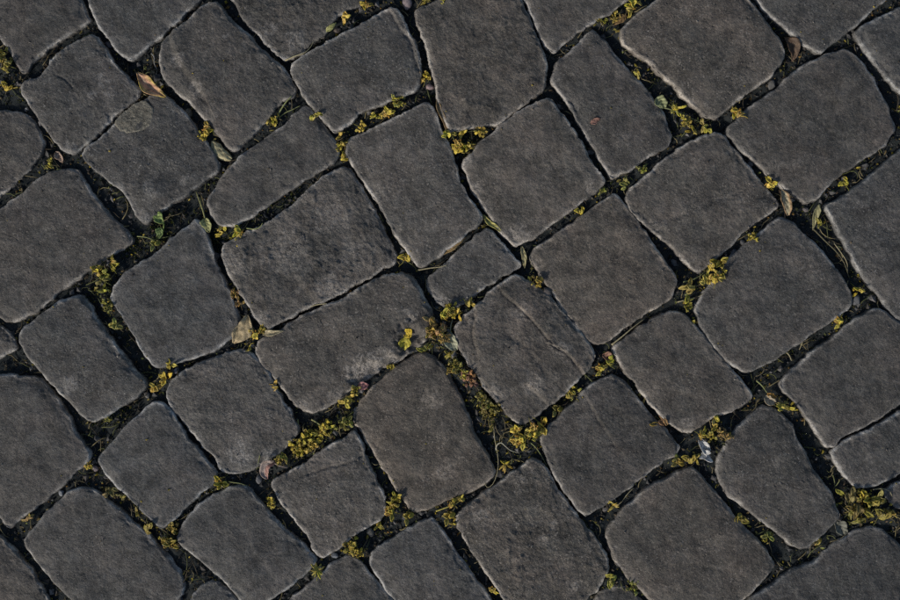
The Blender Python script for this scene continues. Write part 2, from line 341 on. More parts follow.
stone([(832,452),(840,445),(852,438),(873,429),(892,418),(906,410),(922,412),(932,432),(926,458),(900,473),(889,480),(873,486),(857,488),(844,472),(834,459)], 0.95, 0.3, z=1, r=4)
stone([(764,407),(780,412),(791,425),(801,448),(817,475),(833,496),(839,516),(831,528),(817,539),(805,548),(791,544),(775,531),(751,512),(730,496),(719,477),(717,464),(724,452),(728,440),(744,424)], 0.86, 0.35, z=1, r=8)
stone([(886,493),(893,486),(905,482),(930,478),(945,500),(922,520),(902,509),(891,503)], 0.95, 0.4, z=-1, r=4)
stone([(751,600),(770,588),(785,578),(795,570),(817,563),(826,553),(836,544),(868,528),(884,532),(897,544),(912,565),(905,600),(880,640),(830,660),(780,636),(752,610)], 0.82, 0.25, z=-1, r=8)
stone([(692,468),(677,475),(643,493),(621,514),(608,532),(613,555),(627,576),(651,599),(668,614),(690,622),(718,618),(745,598),(766,577),(775,567),(767,552),(748,531),(729,509),(711,488),(698,472)], 0.97, 0.3, z=1, warm=0.2, r=6)
stone([(533,460),(515,472),(493,488),(469,504),(456,522),(469,547),(485,571),(503,597),(516,612),(545,622),(580,604),(600,587),(609,568),(605,552),(589,531),(573,511),(557,488),(546,468)], 1.14, 1.35, z=1, r=6, warm=0.12, label='coarse stone with a lumpy face', pale=[(552,525,6),(543,540,7),(480,515,12),(520,480,10),(575,585,8)])
stone([(597,600),(605,592),(616,588),(628,589),(638,598),(655,618),(660,640),(620,650),(590,622)], 0.9, 0.3, z=-3)
stone([(431,519),(412,528),(391,541),(373,553),(369,562),(380,581),(393,599),(410,622),(435,640),(470,632),(498,616),(491,600),(475,579),(458,555),(441,531)], 0.97, 0.35, z=0, r=5)
stone([(353,433),(342,440),(327,448),(300,467),(280,476),(272,485),(287,512),(305,533),(315,552),(321,559),(340,547),(361,531),(380,520),(386,507),(377,483),(367,459),(360,440)], 1.08, 0.5, z=0, r=5,
      feats=[('groove', [(308,474),(330,467),(345,464),(362,456)], 1.2, 1.4), ('groove', [(280,492),(295,480),(308,474)], 0.7, 1.6)])
stone([(177,539),(187,517),(208,499),(228,489),(238,487),(250,491),(265,509),(284,531),(303,547),(316,560),(308,571),(289,587),(272,598),(258,606),(246,606),(239,599),(223,580),(203,563),(186,549)], 0.97, 0.3, z=0.5, r=6)
stone([(80,489),(67,495),(45,515),(28,535),(25,544),(35,560),(51,581),(69,599),(88,620),(120,634),(150,622),(176,601),(183,587),(179,573),(163,552),(141,531),(120,512),(101,496),(90,490)], 0.88, 0.3, z=0, r=8)
stone([(155,403),(146,408),(128,425),(109,447),(98,460),(112,480),(133,501),(152,520),(163,527),(181,512),(197,496),(212,484),(216,474),(200,453),(186,437),(173,415),(163,404)], 0.98, 0.2, z=2, r=4)
stone([(351,557),(332,565),(311,584),(293,598),(286,610),(300,632),(330,650),(380,640),(402,618),(391,600),(380,587),(364,568),(357,560)], 0.97, 0.3, z=-1, r=6)
stone([(-16,536),(0,539),(13,552),(29,571),(43,594),(50,610),(22,642),(-40,622),(-50,580),(-34,548)], 0.78, 0.25, z=-2)
stone([(189,602),(199,589),(208,583),(218,584),(228,592),(242,608),(245,630),(205,645),(184,616)], 0.9, 0.3, z=-2)

NA, NR = 190, 54
def build_stone(d, i, na=NA, nr=NR):
    O = closed_outline(d['pts'], na)
    if area(O) > 0: O = O[::-1]                 # image y runs down; keep one winding
    nrm = np.roll(O, -1, 0) - np.roll(O, 1, 0); nrm = np.stack([-nrm[:, 1], nrm[:, 0]], 1)
    nrm /= np.linalg.norm(nrm, axis=1, keepdims=True)
    nrm *= np.sign(((O - O.mean(0)) * nrm).sum())   # outwards
    rag = 1.3 + 1.3 * fbm(O[:, 0], O[:, 1], 15, 40 + i, 5, 0.68) + 0.5 * d['rough'] * fbm(O[:, 0], O[:, 1], 8, 90 + i, 3)
    O = O + nrm * rag[:, None]
    c = O.mean(0)
    s = 1 - (np.arange(nr) / nr) ** 1.4
    P = c + (O - c)[None] * s[:, None, None]
    # loosen the rays so that no radial pattern shows
    x = P[..., 0].ravel(); y = P[..., 1].ravel()
    A = O; B = np.roll(O, -1, 0)
    dist = dist_seg(np.stack([x, y], 1), A[::3], np.roll(A[::3], -1, 0))
    dist[:na] = 0
    ro = d['rough']
    dn = np.clip(dist + 1.6 * fbm(x, y, 9, 5 + i, 3) * sm(0, 3, dist), 0, None)
    R = d['r'] * 0.66 * (0.72 + 0.55 * np.clip(fbm(x, y, 34, 300 + i, 2), -0.8, 1))
    t = np.clip(dn / R, 0, 1)
    z = -0.80 * R * (1 - np.sqrt(1 - (1 - t) ** 2))
    z += -1.0 * (1 - sm(0, 26, dist)) - 0.6 * (1 - sm(0, 12, dist))
    z += 1.3 * fbm(x, y, 60, 11 + i, 3) * sm(0, 16, dist)
    z += 0.34 * fbm(x, y, 17, 23 + i, 4, 0.6)
    coarse = fbm(x, y, 17, 57 + i, 5, 0.62); coarse = np.where(coarse < 0, 0.45 * coarse, coarse)
    patch = 0.55 + 0.6 * np.clip(fbm(x, y, 45, 81 + i, 2) + 0.2, -0.4, 0.7)
    z += ro * 1.15 * (coarse + 0.2 * np.abs(fbm(x, y, 9, 63 + i, 3))) * patch * sm(0, 5, dist)
    z += 0.16 * fbm(x, y, 4.5, 71 + i, 3, 0.7)
    knob = fbm(x, y, 8.0, 171 + i, 3, 0.6); z += 0.55 * ro * np.where(knob < 0, 0.3 * knob, knob) * np.clip(patch + 0.2, 0.2, 1) * sm(0, 4, dist)
    # broken flakes at the rim
    fl = fbm(x, y, 15, 131 + i, 3, 0.6)
    z -= 1.1 * sm(0.1, 0.6, fl) * (1 - sm(2, 13, dist))
    P2 = np.stack([x, y], 1)
    for f in d['feats']:
        if f[0] in ('step', 'groove'):
            L = spline(f[1], 24); L = L + 0.9 * np.stack([fbm(L[:, 0], L[:, 1], 6, 1, 2), fbm(L[:, 0], L[:, 1], 6, 2, 2)], 1)
            dd = dist_seg(P2, L[:-1], L[1:])
            if f[0] == 'groove':
                z -= f[2] * np.exp(-(dd / f[3]) ** 2)
            else:
                k = np.argmin(((P2[:, None] - L[None, ::2]) ** 2).sum(2), 1) * 2; k = np.clip(k, 0, len(L) - 2)
                tv = L[k + 1] - L[k]; side = np.sign(tv[:, 0] * (P2[:, 1] - L[k][:, 1]) - tv[:, 1] * (P2[:, 0] - L[k][:, 0]))
                sd = -dd * side                # positive on the left of the line as seen in the picture
                z += f[2] * sm(-f[3], f[3], sd) * np.exp(-(np.clip(sd, 0, None) / f[4]) ** 2) - 0.35 * f[2] * np.exp(-((sd + f[3]) / f[3]) ** 2)
        elif f[0] == 'dent':
            q = np.hypot((x - f[1]) / f[3], (y - f[2]) / f[4]) + 0.35 * fbm(x, y, 13, 9, 3)
            z -= f[5] * (1 - sm(0.25, 1.15, q)) * (0.95 + 0.15 * fbm(x, y, 9, 19, 3))
        elif f[0] == 'chip':                   # a flake broken off along a slanting face
            pr = (x - f[1]) * f[5] + (y - f[2]) * f[6]
            q = np.hypot((x - f[3]) / f[7], (y - f[4]) / f[8]) + 0.18 * fbm(x, y, 12, 9, 3)
            z -= (0.2 + f[9] * np.clip(pr, 0, 14)) * (1 - sm(0.55, 1.1, q)) + 0.5 * (fbm(x, y, 8, 19, 4, .6)) * (1 - sm(0.8, 1.1, q))
        elif f[0] == 'bump':
            q = np.hypot((x - f[1]) / f[3], (y - f[2]) / f[4]); z += f[5] * np.exp(-q * q * 1.5)
    r_ = random.Random(500 + i)
    tx, ty = r_.uniform(-0.022, 0.022), r_.uniform(-0.022, 0.022)
    z += (x - c[0]) * tx + (y - c[1]) * ty + d['z']
    wear = (1.2 * np.exp(-(dist / 2.1) ** 2) + 0.12 * np.exp(-(dist / 8) ** 2)) * (0.26 + 1.15 * np.clip(fbm(x, y, 26, 201 + i, 4, 0.6) + 0.22, 0, 1.0)) * d['wear']
    pale = np.zeros(len(x))
    for (px, py, pr, *st) in d['pale']:
        q = np.hypot(x - px, y - py) / pr + 0.5 * fbm(x, y, 8, 77, 3); pale = np.maximum(pale, (st[0] if st else 0.8) * (1 - sm(0.35, 1.15, q)))
    # the walls, going down into the bedding
    ring0 = P[0]; z0 = z[:na]
    walls = [(1.012, -4), (1.006, -9), (0.985, -16), (0.95, -30), (0.90, -52)]
    X = [x]; Y = [y]; Z = [z]
    for sc_, dz in walls:
        q = c + (ring0 - c) * sc_
        q = q + nrm * (0.9 * fbm(q[:, 0] + dz * 3, q[:, 1], 10, 33 + i, 3))[:, None]
        X.append(q[:, 0]); Y.append(q[:, 1]); Z.append(z0 * 0.5 + d['z'] * 0.5 - 3 + dz)
    x = np.concatenate(X + [[c[0]]]); y = np.concatenate(Y + [[c[1]]]); zc = z[-na:].mean(); z = np.concatenate(Z + [[zc]])
    nw = len(walls) * na
    wear = np.concatenate([wear, np.full(nw, 0.05), [0.0]]); pale = np.concatenate([pale, np.zeros(nw + 1)])
    V = np.stack([(x - c[0]) * K, -(y - c[1]) * K, z * K], 1)
    a = np.arange(na); b = np.roll(a, -1)
    rows = [j * na for j in range(nr)]
    Q = [np.stack([r0 + a, r0 + b, r1 + b, r1 + a], 1) for r0, r1 in zip(rows[:-1], rows[1:])]
    wr = [0] + [nr * na + j * na for j in range(len(walls))]
    Q += [np.stack([r1 + a, r1 + b, r0 + b, r0 + a], 1) for r0, r1 in zip(wr[:-1], wr[1:])]
    last = rows[-1]; T = np.stack([last + a, last + b, np.full(na, len(V) - 1)], 1)
    Q = np.concatenate(Q)
    # check winding: top must face up
    p, q, r = V[T[0]]
    if np.cross(q - p, r - p)[2] < 0: Q = Q[:, ::-1]; T = T[:, ::-1]
    return mesh_np('stone', V, Q, T, [M_STONE], True, {'wear': wear, 'pale': pale, 'coarse': np.full(len(V), min(1.0, 0.55 * d['rough']))}), c, O

OUT = []; built = []
for i, d in enumerate(S):
    hi = 1.7 if (d['feats'] or d['rough'] > 0.7) else 1.0; me, c, O = build_stone(d, i, int(NA * hi / 2) * 2, int(NR * hi)); OUT.append(O); built.append((d, me, c))

# ------------------------------------------------------------------ stones beyond the picture
def clip_half(poly, n, dd):                     # keep n.p >= dd
    out = []
    for a, b in zip(poly, np.roll(poly, -1, 0)):
        fa, fb = n @ a - dd, n @ b - dd
        if fa >= 0: out.append(a)
        if (fa >= 0) != (fb >= 0): out.append(a + (b - a) * fa / (fa - fb))
    return np.array(out)

ea, eb = np.array([113.0, -66.0]), np.array([66.0, 108.0])
C0 = np.array([450.0, 300.0])
cents = np.array([o.mean(0) for o in OUT])
field = MB(); fw = []; FIELD_POLYS = []
rr = random.Random(3)
for iu in range(-24, 25):
    for iv in range(-24, 25):
        cc = C0 + ea * (iu + 0.5 * (iv % 2) * 0.6) + eb * iv + np.array([rr.uniform(-7, 7), rr.uniform(-7, 7)])
        if np.hypot(*(cc - C0)) > 2300: continue
        j = lambda: np.array([rr.uniform(-5, 5), rr.uniform(-5, 5)])
        ha, hb = ea * 0.47, eb * 0.47; ok = True
        poly = np.array([cc - ha - hb + j(), cc + ha - hb + j(), cc + ha + hb + j(), cc - ha + hb + j()])
        for kk in np.where(np.hypot(*(cents - cc).T) < 240)[0]:
            o = OUT[kk][::8]; s_ = np.sign(area(o)); bestv, bl = -1e9, None
            for a, b in zip(o, np.roll(o, -2, 0)):
                n = np.array([(b - a)[1], -(b - a)[0]]) * s_; n /= np.linalg.norm(n) + 1e-9
                sup = (o @ n).max(); v = n @ cc - sup
                if v > bestv: bestv, bl = v, (n, sup)
            if bestv < -22: ok = False
            if len(poly) >= 3: poly = clip_half(poly, bl[0], bl[1] + 9)
        if not ok or len(poly) < 3 or abs(area(poly)) < 1100: continue
        if ((poly > (-6, -6)).all(1) & (poly < (906, 606)).all(1)).any(): continue
        # corners rounded
        q = poly
        for _ in range(2):
            nx = np.roll(q, -1, 0); q = np.stack([q * 0.86 + nx * 0.14, q * 0.14 + nx * 0.86], 1).reshape(-1, 2)
        FIELD_POLYS.append(q)
        if area(q) > 0: q = q[::-1]
        c = q.mean(0); n = len(q); zz = rr.uniform(-2, 2.5); V = []; wv = []
        for sc_, dz, ww in ((0.94, -40, 0), (1.0, -9, 0.1), (1.0, -5, 0.5), (0.975, -1.8, 0.6), (0.93, -0.4, 0.2), (0.6, 0.5, 0)):
            p = c + (q - c) * sc_
            zf = dz + zz + 0.8 * fbm(p[:, 0], p[:, 1], 40, 5, 2)
            V.append(np.stack([(p[:, 0] - 450) * K, (300 - p[:, 1]) * K, zf * K], 1)); wv += [ww] * n
        V.append(np.array([[(c[0] - 450) * K, (300 - c[1]) * K, (0.6 + zz) * K]])); wv.append(0)
        a = np.arange(n); b = np.roll(a, -1)
        Q = np.concatenate([np.stack([r * n + a, r * n + b, (r + 1) * n + b, (r + 1) * n + a], 1) for r in range(5)])
        T = np.stack([5 * n + a, 5 * n + b, np.full(n, 6 * n)], 1)
        Vc = np.concatenate(V); p0, p1, p2 = Vc[T[0]]
        if np.cross(p1 - p0, p2 - p0)[2] < 0: Q = Q[:, ::-1]; T = T[:, ::-1]
        field.add(Vc, Q, T); fw += wv

# ------------------------------------------------------------------ loose things: where they lie
B = []                                          # (label, tone, [(x, y, size, variant)...])
def blossoms(label, spots, tone='y'):
    B.append((label, tone, spots))

# ground in the joints
HEAPS = []                                      # places where litter has raised the bedding
def bed_z(x, y):
    x = np.asarray(x, float); y = np.asarray(y, float)
    z = -9.5 + 3.2 * fbm(x, y, 46, 901, 3) + 1.5 * fbm(x, y, 12, 905, 3, 0.6) + 0.5 * fbm(x, y, 4, 907, 2)
    for hx, hy, hr, hh in HEAPS:
        z = z + hh * np.exp(-((x - hx) ** 2 + (y - hy) ** 2) / hr ** 2)
    return z

blossoms('yellow-green blossom in the dark gap at the left edge below the corner stone', [(2,57,13,2),(8,66,11,2)], 'o')
blossoms('small yellow blossom at the left edge beside the corner of the third stone', [(3,86,10,1)], 'y')
blossoms('olive blossom between the stone corners below the round flake, beside a pinkish petal', [(47,163,12,0)], 'o')
blossoms('yellow blossom beside the pale leaf in the upper left joint', [(206,130,12,3),(203,137,9,2)], 'y')
blossoms('yellow blossom at the very top edge between the rough stone and its right neighbour', [(365,3,10,3)], 'y')
blossoms('yellow blossom below the top edge in the joint along the rough pitted stone', [(348,18,11,1)], 'y')
blossoms('yellow blossom at the foot of the forked grass stalks', [(272,121,12,2)], 'y')
blossoms('olive blossom low in the joint left of a stone corner near the top', [(315,116,10,1)], 'o')
blossoms('yellow-green blossom stacked in the narrow vertical joint right of the leaning stone', [(340,135,11,0),(341,145,11,2),(342,157,9,1)], 'y')
blossoms('yellow blossom of the row along the joint under the upper middle stone', [(362,127,11,2),(376,115,12,0),(388,113,13,3),(397,102,13,2)], 'y')
blossoms('yellow blossom beside the pink pebble in the upper middle joint', [(426,77,11,2)], 'y')
blossoms('pale yellow blossom at the top edge in the middle', [(425,1,9,1),(444,3,8,1)], 'o')
blossoms('yellow blossom of the thick patch under the large rippled stone', [(451,133,10,1),(463,132,12,0),(481,131,12,2),(457,144,13,3),(467,147,12,2),(455,150,10,1)], 'y')
blossoms('golden blossom near the top edge left of the big upper right stone', [(631,7,13,3),(637,2,9,1)], 'y')
blossoms('olive blossom in the joint below the golden blossom near the top edge', [(617,16,11,2),(600,21,8,1),(620,31,8,0)], 'o')
blossoms('olive blossom in the dark joint left of the big upper right stone', [(640,73,12,0)], 'o')
blossoms('yellow blossom beside the round green leaf', [(679,109,12,0),(674,106,8,1)], 'y')
blossoms('olive blossom huddled under the bottom corner of the big upper right stone', [(687,121,12,2),(694,130,12,0),(703,125,11,1)], 'o')
blossoms('bright yellow butterfly shaped blossom in the joint at upper right', [(739,112,14,3)], 'y')
blossoms('yellow-green bud under the sprout with the green leaves', [(152,241,11,1)], 'g')
blossoms('golden blossom of the pair in the left joint', [(113,264,12,3),(98,270,13,2)], 'y')
blossoms('olive blossom in the junction below the golden pair at left', [(103,281,12,1),(103,291,11,0),(108,305,13,2),(118,323,13,1)], 'g')
blossoms('yellow blossom at the left corner of the knobbly stone', [(223,231,11,1),(239,232,13,3),(242,244,11,2)], 'y')
blossoms('yellow-brown blossom in the narrow joint left of the knobbly stone', [(235,293,11,2),(239,302,10,0)], 'b')
blossoms('yellow blossom at the right corner of the knobbly stone', [(405,259,12,1)], 'y')
blossoms('yellow blossom beside the small middle stone, next to the grey pebble', [(538,281,11,2),(531,280,9,0)], 'o')
blossoms('single small yellow disc blossom in the joint left of centre right stones', [(579,212,9,1)], 'y')
blossoms('yellow-green blossom at the crossing of joints in the upper right middle', [(604,190,10,0),(626,183,11,1),(642,169,9,2)], 'g')
blossoms('tan-yellow blossom above the tan upright leaf at right', [(771,183,13,3)], 'y')
blossoms('tiny yellow ring shaped blossom in the far right joint', [(846,184,10,1)], 'y')
blossoms('olive blossom below the strap leaf at the right crossing', [(821,223,10,0)], 'o')
blossoms('small yellow blossom among gravel in the right hand joint', [(753,237,11,2)], 'y')
blossoms('golden slender blossom of the bunch at the right hand crossing', [(719,264,14,3),(711,270,14,0),(716,278,13,3),(706,281,13,1),(722,273,11,0)], 'y')
blossoms('yellow-green blossom below the golden bunch at the right hand crossing', [(690,289,14,1),(688,304,12,2),(693,324,11,2)], 'o')
blossoms('orange-yellow blossom by the right edge', [(860,290,13,0)], 'y')
blossoms('golden blossom of the knot in the left joint below the fan-edged stone', [(169,367,12,1),(167,376,13,3),(156,384,13,1)], 'y')
blossoms('pale olive blossom below the stone with the wide worn rim', [(109,417,11,0)], 'o')
blossoms('small yellow blossom beside the pink pebble at lower left', [(87,466,12,3)], 'y')
blossoms('yellow blossom around the tan leaf left of the long chipped stone', [(255,334,12,3),(262,330,10,2),(249,347,11,0)], 'y')
blossoms('yellow speck of blossom on the left rim of the long chipped stone', [(275,386,10,1)], 'y')
blossoms('bright yellow blossom under the tip of the smallest stone', [(445,313,13,3),(457,312,14,0),(470,304,10,1),(451,311,12,2)], 'y')
blossoms('brownish yellow blossom of the heap right of the long chipped stone', [(433,320,12,1),(435,330,13,2),(441,328,12,3),(440,338,12,0),(430,333,11,3),(446,338,10,2)], 'b')
blossoms('green-yellow blossom at the right tip of the long chipped stone', [(426,348,12,1)], 'g')
blossoms('olive blossom of the litter left of the layered stone', [(448,355,12,0),(455,365,12,2),(462,374,12,0),(452,371,10,2)], 'o')
blossoms('russet blossom tucked against the layered stone', [(468,377,14,2),(473,383,10,3)], 'r')
blossoms('dull olive blossom of the mossy clump left of the layered stone tip', [(480,398,13,2),(489,404,13,2),(490,414,13,2),(482,410,12,0),(496,407,11,2),(492,424,10,1)], 'd')
blossoms('bright golden blossom of the heap under the layered stone', [(516,430,13,3),(522,441,15,3),(532,427,13,3),(542,424,14,3),(529,435,13,2),(535,433,11,0),(517,440,10,1)], 'y')
blossoms('olive-yellow blossom in the joint right of the layered stone', [(555,407,12,1),(573,395,14,2)], 'o')
blossoms('golden blossom at the right corner of the layered stone', [(600,370,12,3),(608,365,10,1)], 'y')
blossoms('yellow-brown blossom in the long joint below the right middle stone', [(645,396,10,0),(664,422,13,1)], 'b')
blossoms('yellow blossom under the lower edge of the long chipped stone', [(343,404,13,1),(352,396,13,0),(355,390,9,2),(390,366,8,2)], 'y')
blossoms('yellow-green frilly blossom of the big heap below the long chipped stone', [(296,446,14,2),(304,441,14,2),(309,436,14,2),(302,451,13,2),(312,444,12,2),(318,431,13,0),(326,428,13,2),(322,436,12,1)], 'y')
blossoms('green-yellow blossom between the heap and the smooth brownish stone', [(345,424,14,2),(333,428,12,0),(347,417,10,1)], 'g')
blossoms('olive blossom beside the pinkish curled leaf', [(285,457,13,0),(279,460,9,2)], 'o')
blossoms('small yellow blossom by the lower right tip of the large right hand stone', [(839,322,12,3)], 'y')
blossoms('yellow-green blossom at the crossing in the lower right', [(790,409,13,0),(783,404,10,1)], 'o')
blossoms('yellow blossom around the white curled scrap', [(717,423,11,1),(702,435,12,3),(710,436,10,2)], 'y')
blossoms('tan blossom in the hollow right of the white curled scrap', [(722,434,12,2),(729,436,11,0)], 'b')
blossoms('olive blossom left of the white curled scrap', [(679,460,11,1),(688,460,12,1),(696,457,11,0)], 'o')
blossoms('brown-yellow blossom near the bottom left edge', [(29,519,11,0)], 'b')
blossoms('olive blossom of the string in the lower left joint', [(109,490,12,1),(120,497,11,0),(137,511,11,0),(148,525,12,1)], 'd')
blossoms('yellow-green blossom of the lump below the pointed stone at lower left', [(172,529,12,2),(166,541,13,2),(173,544,12,3)], 'o')
blossoms('single golden blossom at the right corner of the pointed stone at lower left', [(218,483,13,3)], 'y')
blossoms('frayed yellow blossom left of the cracked stone', [(272,502,12,2)], 'y')
blossoms('spidery yellow blossom near the bottom in the joint below the cracked stone', [(317,571,15,4)], 'y')
blossoms('golden brown ragged blossom in the joint right of the cracked stone', [(352,547,16,2),(357,552,12,2)], 'y')
blossoms('yellow-green blossom below the left edge of the smooth brownish stone', [(390,514,13,3),(405,515,12,1),(379,527,12,0),(395,499,14,2),(392,506,11,2)], 'y')
blossoms('yellow blossom under the bottom edge of the smooth brownish stone', [(459,501,13,0),(446,514,13,1),(452,505,9,3)], 'y')
blossoms('star shaped yellow blossom in the dark gap below the layered stone', [(505,465,14,4)], 'y')
blossoms('tiny yellow blossom at the left corner of the lumpy stone', [(453,524,9,0)], 'o')
blossoms('small bright yellow blossom at the bottom beside the lumpy stone', [(492,591,10,3)], 'y')
blossoms('olive blossom in the narrow gap by the right tip of the lumpy stone', [(613,505,11,0)], 'o')
blossoms('yellow-green blossom at the bottom edge right of the lumpy stone', [(613,580,14,1),(633,586,14,2)], 'g')
blossoms('small green-yellow blossom below the right corner of the dark stone', [(677,459,10,0)], 'g')
blossoms('olive blossom alone in the joint left of the rounded lower right stone', [(743,518,13,1)], 'd')
blossoms('green-olive blossom at the lower end of the joint by the rounded lower right stone', [(767,540,13,1)], 'g')
blossoms('small yellow blossom under the tip of the rounded lower right stone', [(820,543,11,0)], 'o')
blossoms('golden blossom on top of the olive heap in the lower right corner', [(866,499,16,3),(862,495,10,2)], 'y')
blossoms('olive leaf-like blossom of the heap in the lower right corner', [(851,497,15,1),(880,500,17,1),(856,508,15,1),(879,514,15,1),(866,512,13,0),(857,520,14,0),(852,513,10,0)], 'd')
blossoms('yellow-brown blossom at the right edge of the heap in the lower right corner', [(891,514,15,0)], 'o')

for lab, tone, spots in B:
    for (x, y, s, v) in spots:
        HEAPS.append((x, y, s * 0.85, 3.8 / (1 + 0.25 * max(0, len(spots) - 2))))

# ------------------------------------------------------------------ the pavement: bedding with the stones in it
def axis(lo, hi, step, far):
    mid = np.arange(lo, hi + step, step)
    f = far * np.array([1, 0.3, 0.1]); g = np.array([900, 400, 150.0])
    return np.concatenate([lo - np.concatenate([f, g]), mid, hi + np.concatenate([g[::-1], f[::-1]])])
gx, gy = axis(-60, 960, 2.2, 40000), axis(-60, 660, 2.2, 40000)
GX, GY = np.meshgrid(gx, gy)
near = sm(-400, -60, GX) * (1 - sm(960, 1300, GX)) * sm(-400, -60, GY) * (1 - sm(660, 1000, GY))
GZ = bed_z(GX, GY) * near + (-15) * (1 - near)
V = np.stack([(GX - 450) * K, (300 - GY) * K, GZ * K], -1).reshape(-1, 3)
id = np.arange(len(V)).reshape(GX.shape)
Q = np.stack([id[:-1, :-1], id[1:, :-1], id[1:, 1:], id[:-1, 1:]], -1).reshape(-1, 4)
pavement = link('pavement', mesh_np('pavement', V, Q, None, [M_SOIL], True)); pavement['kind'] = 'structure'

r0 = random.Random(12)
for d, me, c in built:
    t = d['tone'] * r0.uniform(0.95, 1.06); w_ = r0.uniform(-0.03, 0.03) + d['warm'] * 0.15
    o = link('stone', me, pavement, W(*c), color=(t * (1 + w_), t, t * (1 - w_ * 1.1)))
    if d['label']: o['label'] = d['label']
fme = mesh_np('stone_field', np.concatenate(field.V), np.concatenate(field.Q), np.concatenate(field.T), [M_STONE], True,
              {'wear': np.array(fw), 'pale': np.zeros(len(fw)), 'coarse': np.full(len(fw), 0.2)})
fo = link('stone_field', fme, pavement, color=(0.95, 0.95, 0.95)); fo['kind'] = 'stuff'

# a mask of the joints, for strewing litter
POLY = [o for o in OUT]
def in_stone(P, margin=0.0):
    r = np.zeros(len(P), bool)
    for o in POLY:
        lo, hi = o.min(0) - 2, o.max(0) + 2
        k = np.where((P > lo).all(1) & (P < hi).all(1))[0]
        if len(k):
            q = o if margin == 0 else o.mean(0) + (o - o.mean(0)) * (1 - margin / 60.0)
            r[k] |= inside(P[k], q)
    return r
def joint_points(n, margin=0.0, box=(-30, 930, -30, 630)):
    out = []
    while sum(map(len, out)) < n:
        P = np.stack([rng.uniform(box[0], box[1], n * 2), rng.uniform(box[2], box[3], n * 2)], 1)
        out.append(P[~in_stone(P, margin)])
    return np.concatenate(out)[:n]

# ------------------------------------------------------------------ litter nobody could count
OCT = np.array([[1, 0, 0], [-1, 0, 0], [0, 1, 0], [0, -1, 0], [0, 0, 1], [0, 0, -1]], float)
OCT_T = [(0, 2, 4), (2, 1, 4), (1, 3, 4), (3, 0, 4), (2, 0, 5), (1, 2, 5), (3, 1, 5), (0, 3, 5)]
def crumbs(name, n, smin, smax, cols, label, cat):
    P = joint_points(n); mb = MB(); z = bed_z(P[:, 0], P[:, 1])
    for (x, y), zz in zip(P, z):
        s = smin + (smax - smin) * rng.random() ** 3
        V = OCT * (s * rng.uniform(0.55, 1.3, 3)) + rng.normal(0, s * 0.22, (6, 3))
        a = rng.uniform(0, 6.28); R = np.array([[math.cos(a), -math.sin(a), 0], [math.sin(a), math.cos(a), 0], [0, 0, 1]])
        V = V @ R.T + np.array([0, 0, zz + 0.4 * s])
        V = np.stack([(V[:, 0] + x - 450) * K, (300 - y + V[:, 1]) * K, V[:, 2] * K], 1)
        mb.add(V, None, OCT_T, np.array(cols[rng.integers(len(cols))]) * rng.uniform(0.6, 1.3))
    o = link(name, mb.mesh(name, [M_CRUMB], False)); tag(o, label, cat); o['kind'] = 'stuff'
crumbs('soil_crumbs', 9000, 0.5, 2.2, [(0.045, 0.046, 0.043), (0.025, 0.028, 0.029), (0.08, 0.068, 0.05), (0.075, 0.078, 0.077)], 'dark soil crumbs filling the joints between stones', 'soil')
crumbs('fine_gravel', 900, 1.2, 4.2, [(0.10, 0.10, 0.098), (0.15, 0.145, 0.14), (0.075, 0.07, 0.065)], 'grey gravel grains scattered through the joints', 'gravel')
crumbs('flower_crumbs', 900, 0.6, 2.0, [(0.30, 0.23, 0.03), (0.20, 0.17, 0.03), (0.22, 0.13, 0.04)], 'tiny yellow flower crumbs scattered in the joints', 'flower crumbs')

mb = MB()                                       # dry fibres and root hairs
P = joint_points(1000)
for (x, y) in P:
    L = rng.uniform(6, 24); a = rng.uniform(0, 6.28); cu = rng.normal(0, 0.5)
    q = [(x, y)]; aa = a
    for k in range(4): aa += cu * 0.5 + rng.normal(0, 0.25); q.append((q[-1][0] + L / 4 * math.cos(aa), q[-1][1] + L / 4 * math.sin(aa)))
    q = np.array(q); z = bed_z(q[:, 0], q[:, 1]) + rng.uniform(0.5, 3.0) + np.array([0, 1.2, 2, 1.2, 0]) * rng.uniform(0, 1.2)
    pts = np.stack([(q[:, 0] - 450) * K, (300 - q[:, 1]) * K, z * K], 1)
    r = rng.uniform(0.25, 0.6) * K
    c = [(0.14, 0.12, 0.07), (0.06, 0.05, 0.034), (0.23, 0.195, 0.10), (0.11, 0.12, 0.05)][rng.integers(4)]
    Vt, Qt, Tt = tube(pts, [r, r, r, r * 0.8, r * 0.4], 4); mb.add(Vt, Qt, Tt, c)
o = link('plant_fibres', mb.mesh('plant_fibres', [M_FIBRE])); tag(o, 'thin dry plant fibres and root hairs tangled in the joints', 'plant fibres'); o['kind'] = 'stuff'

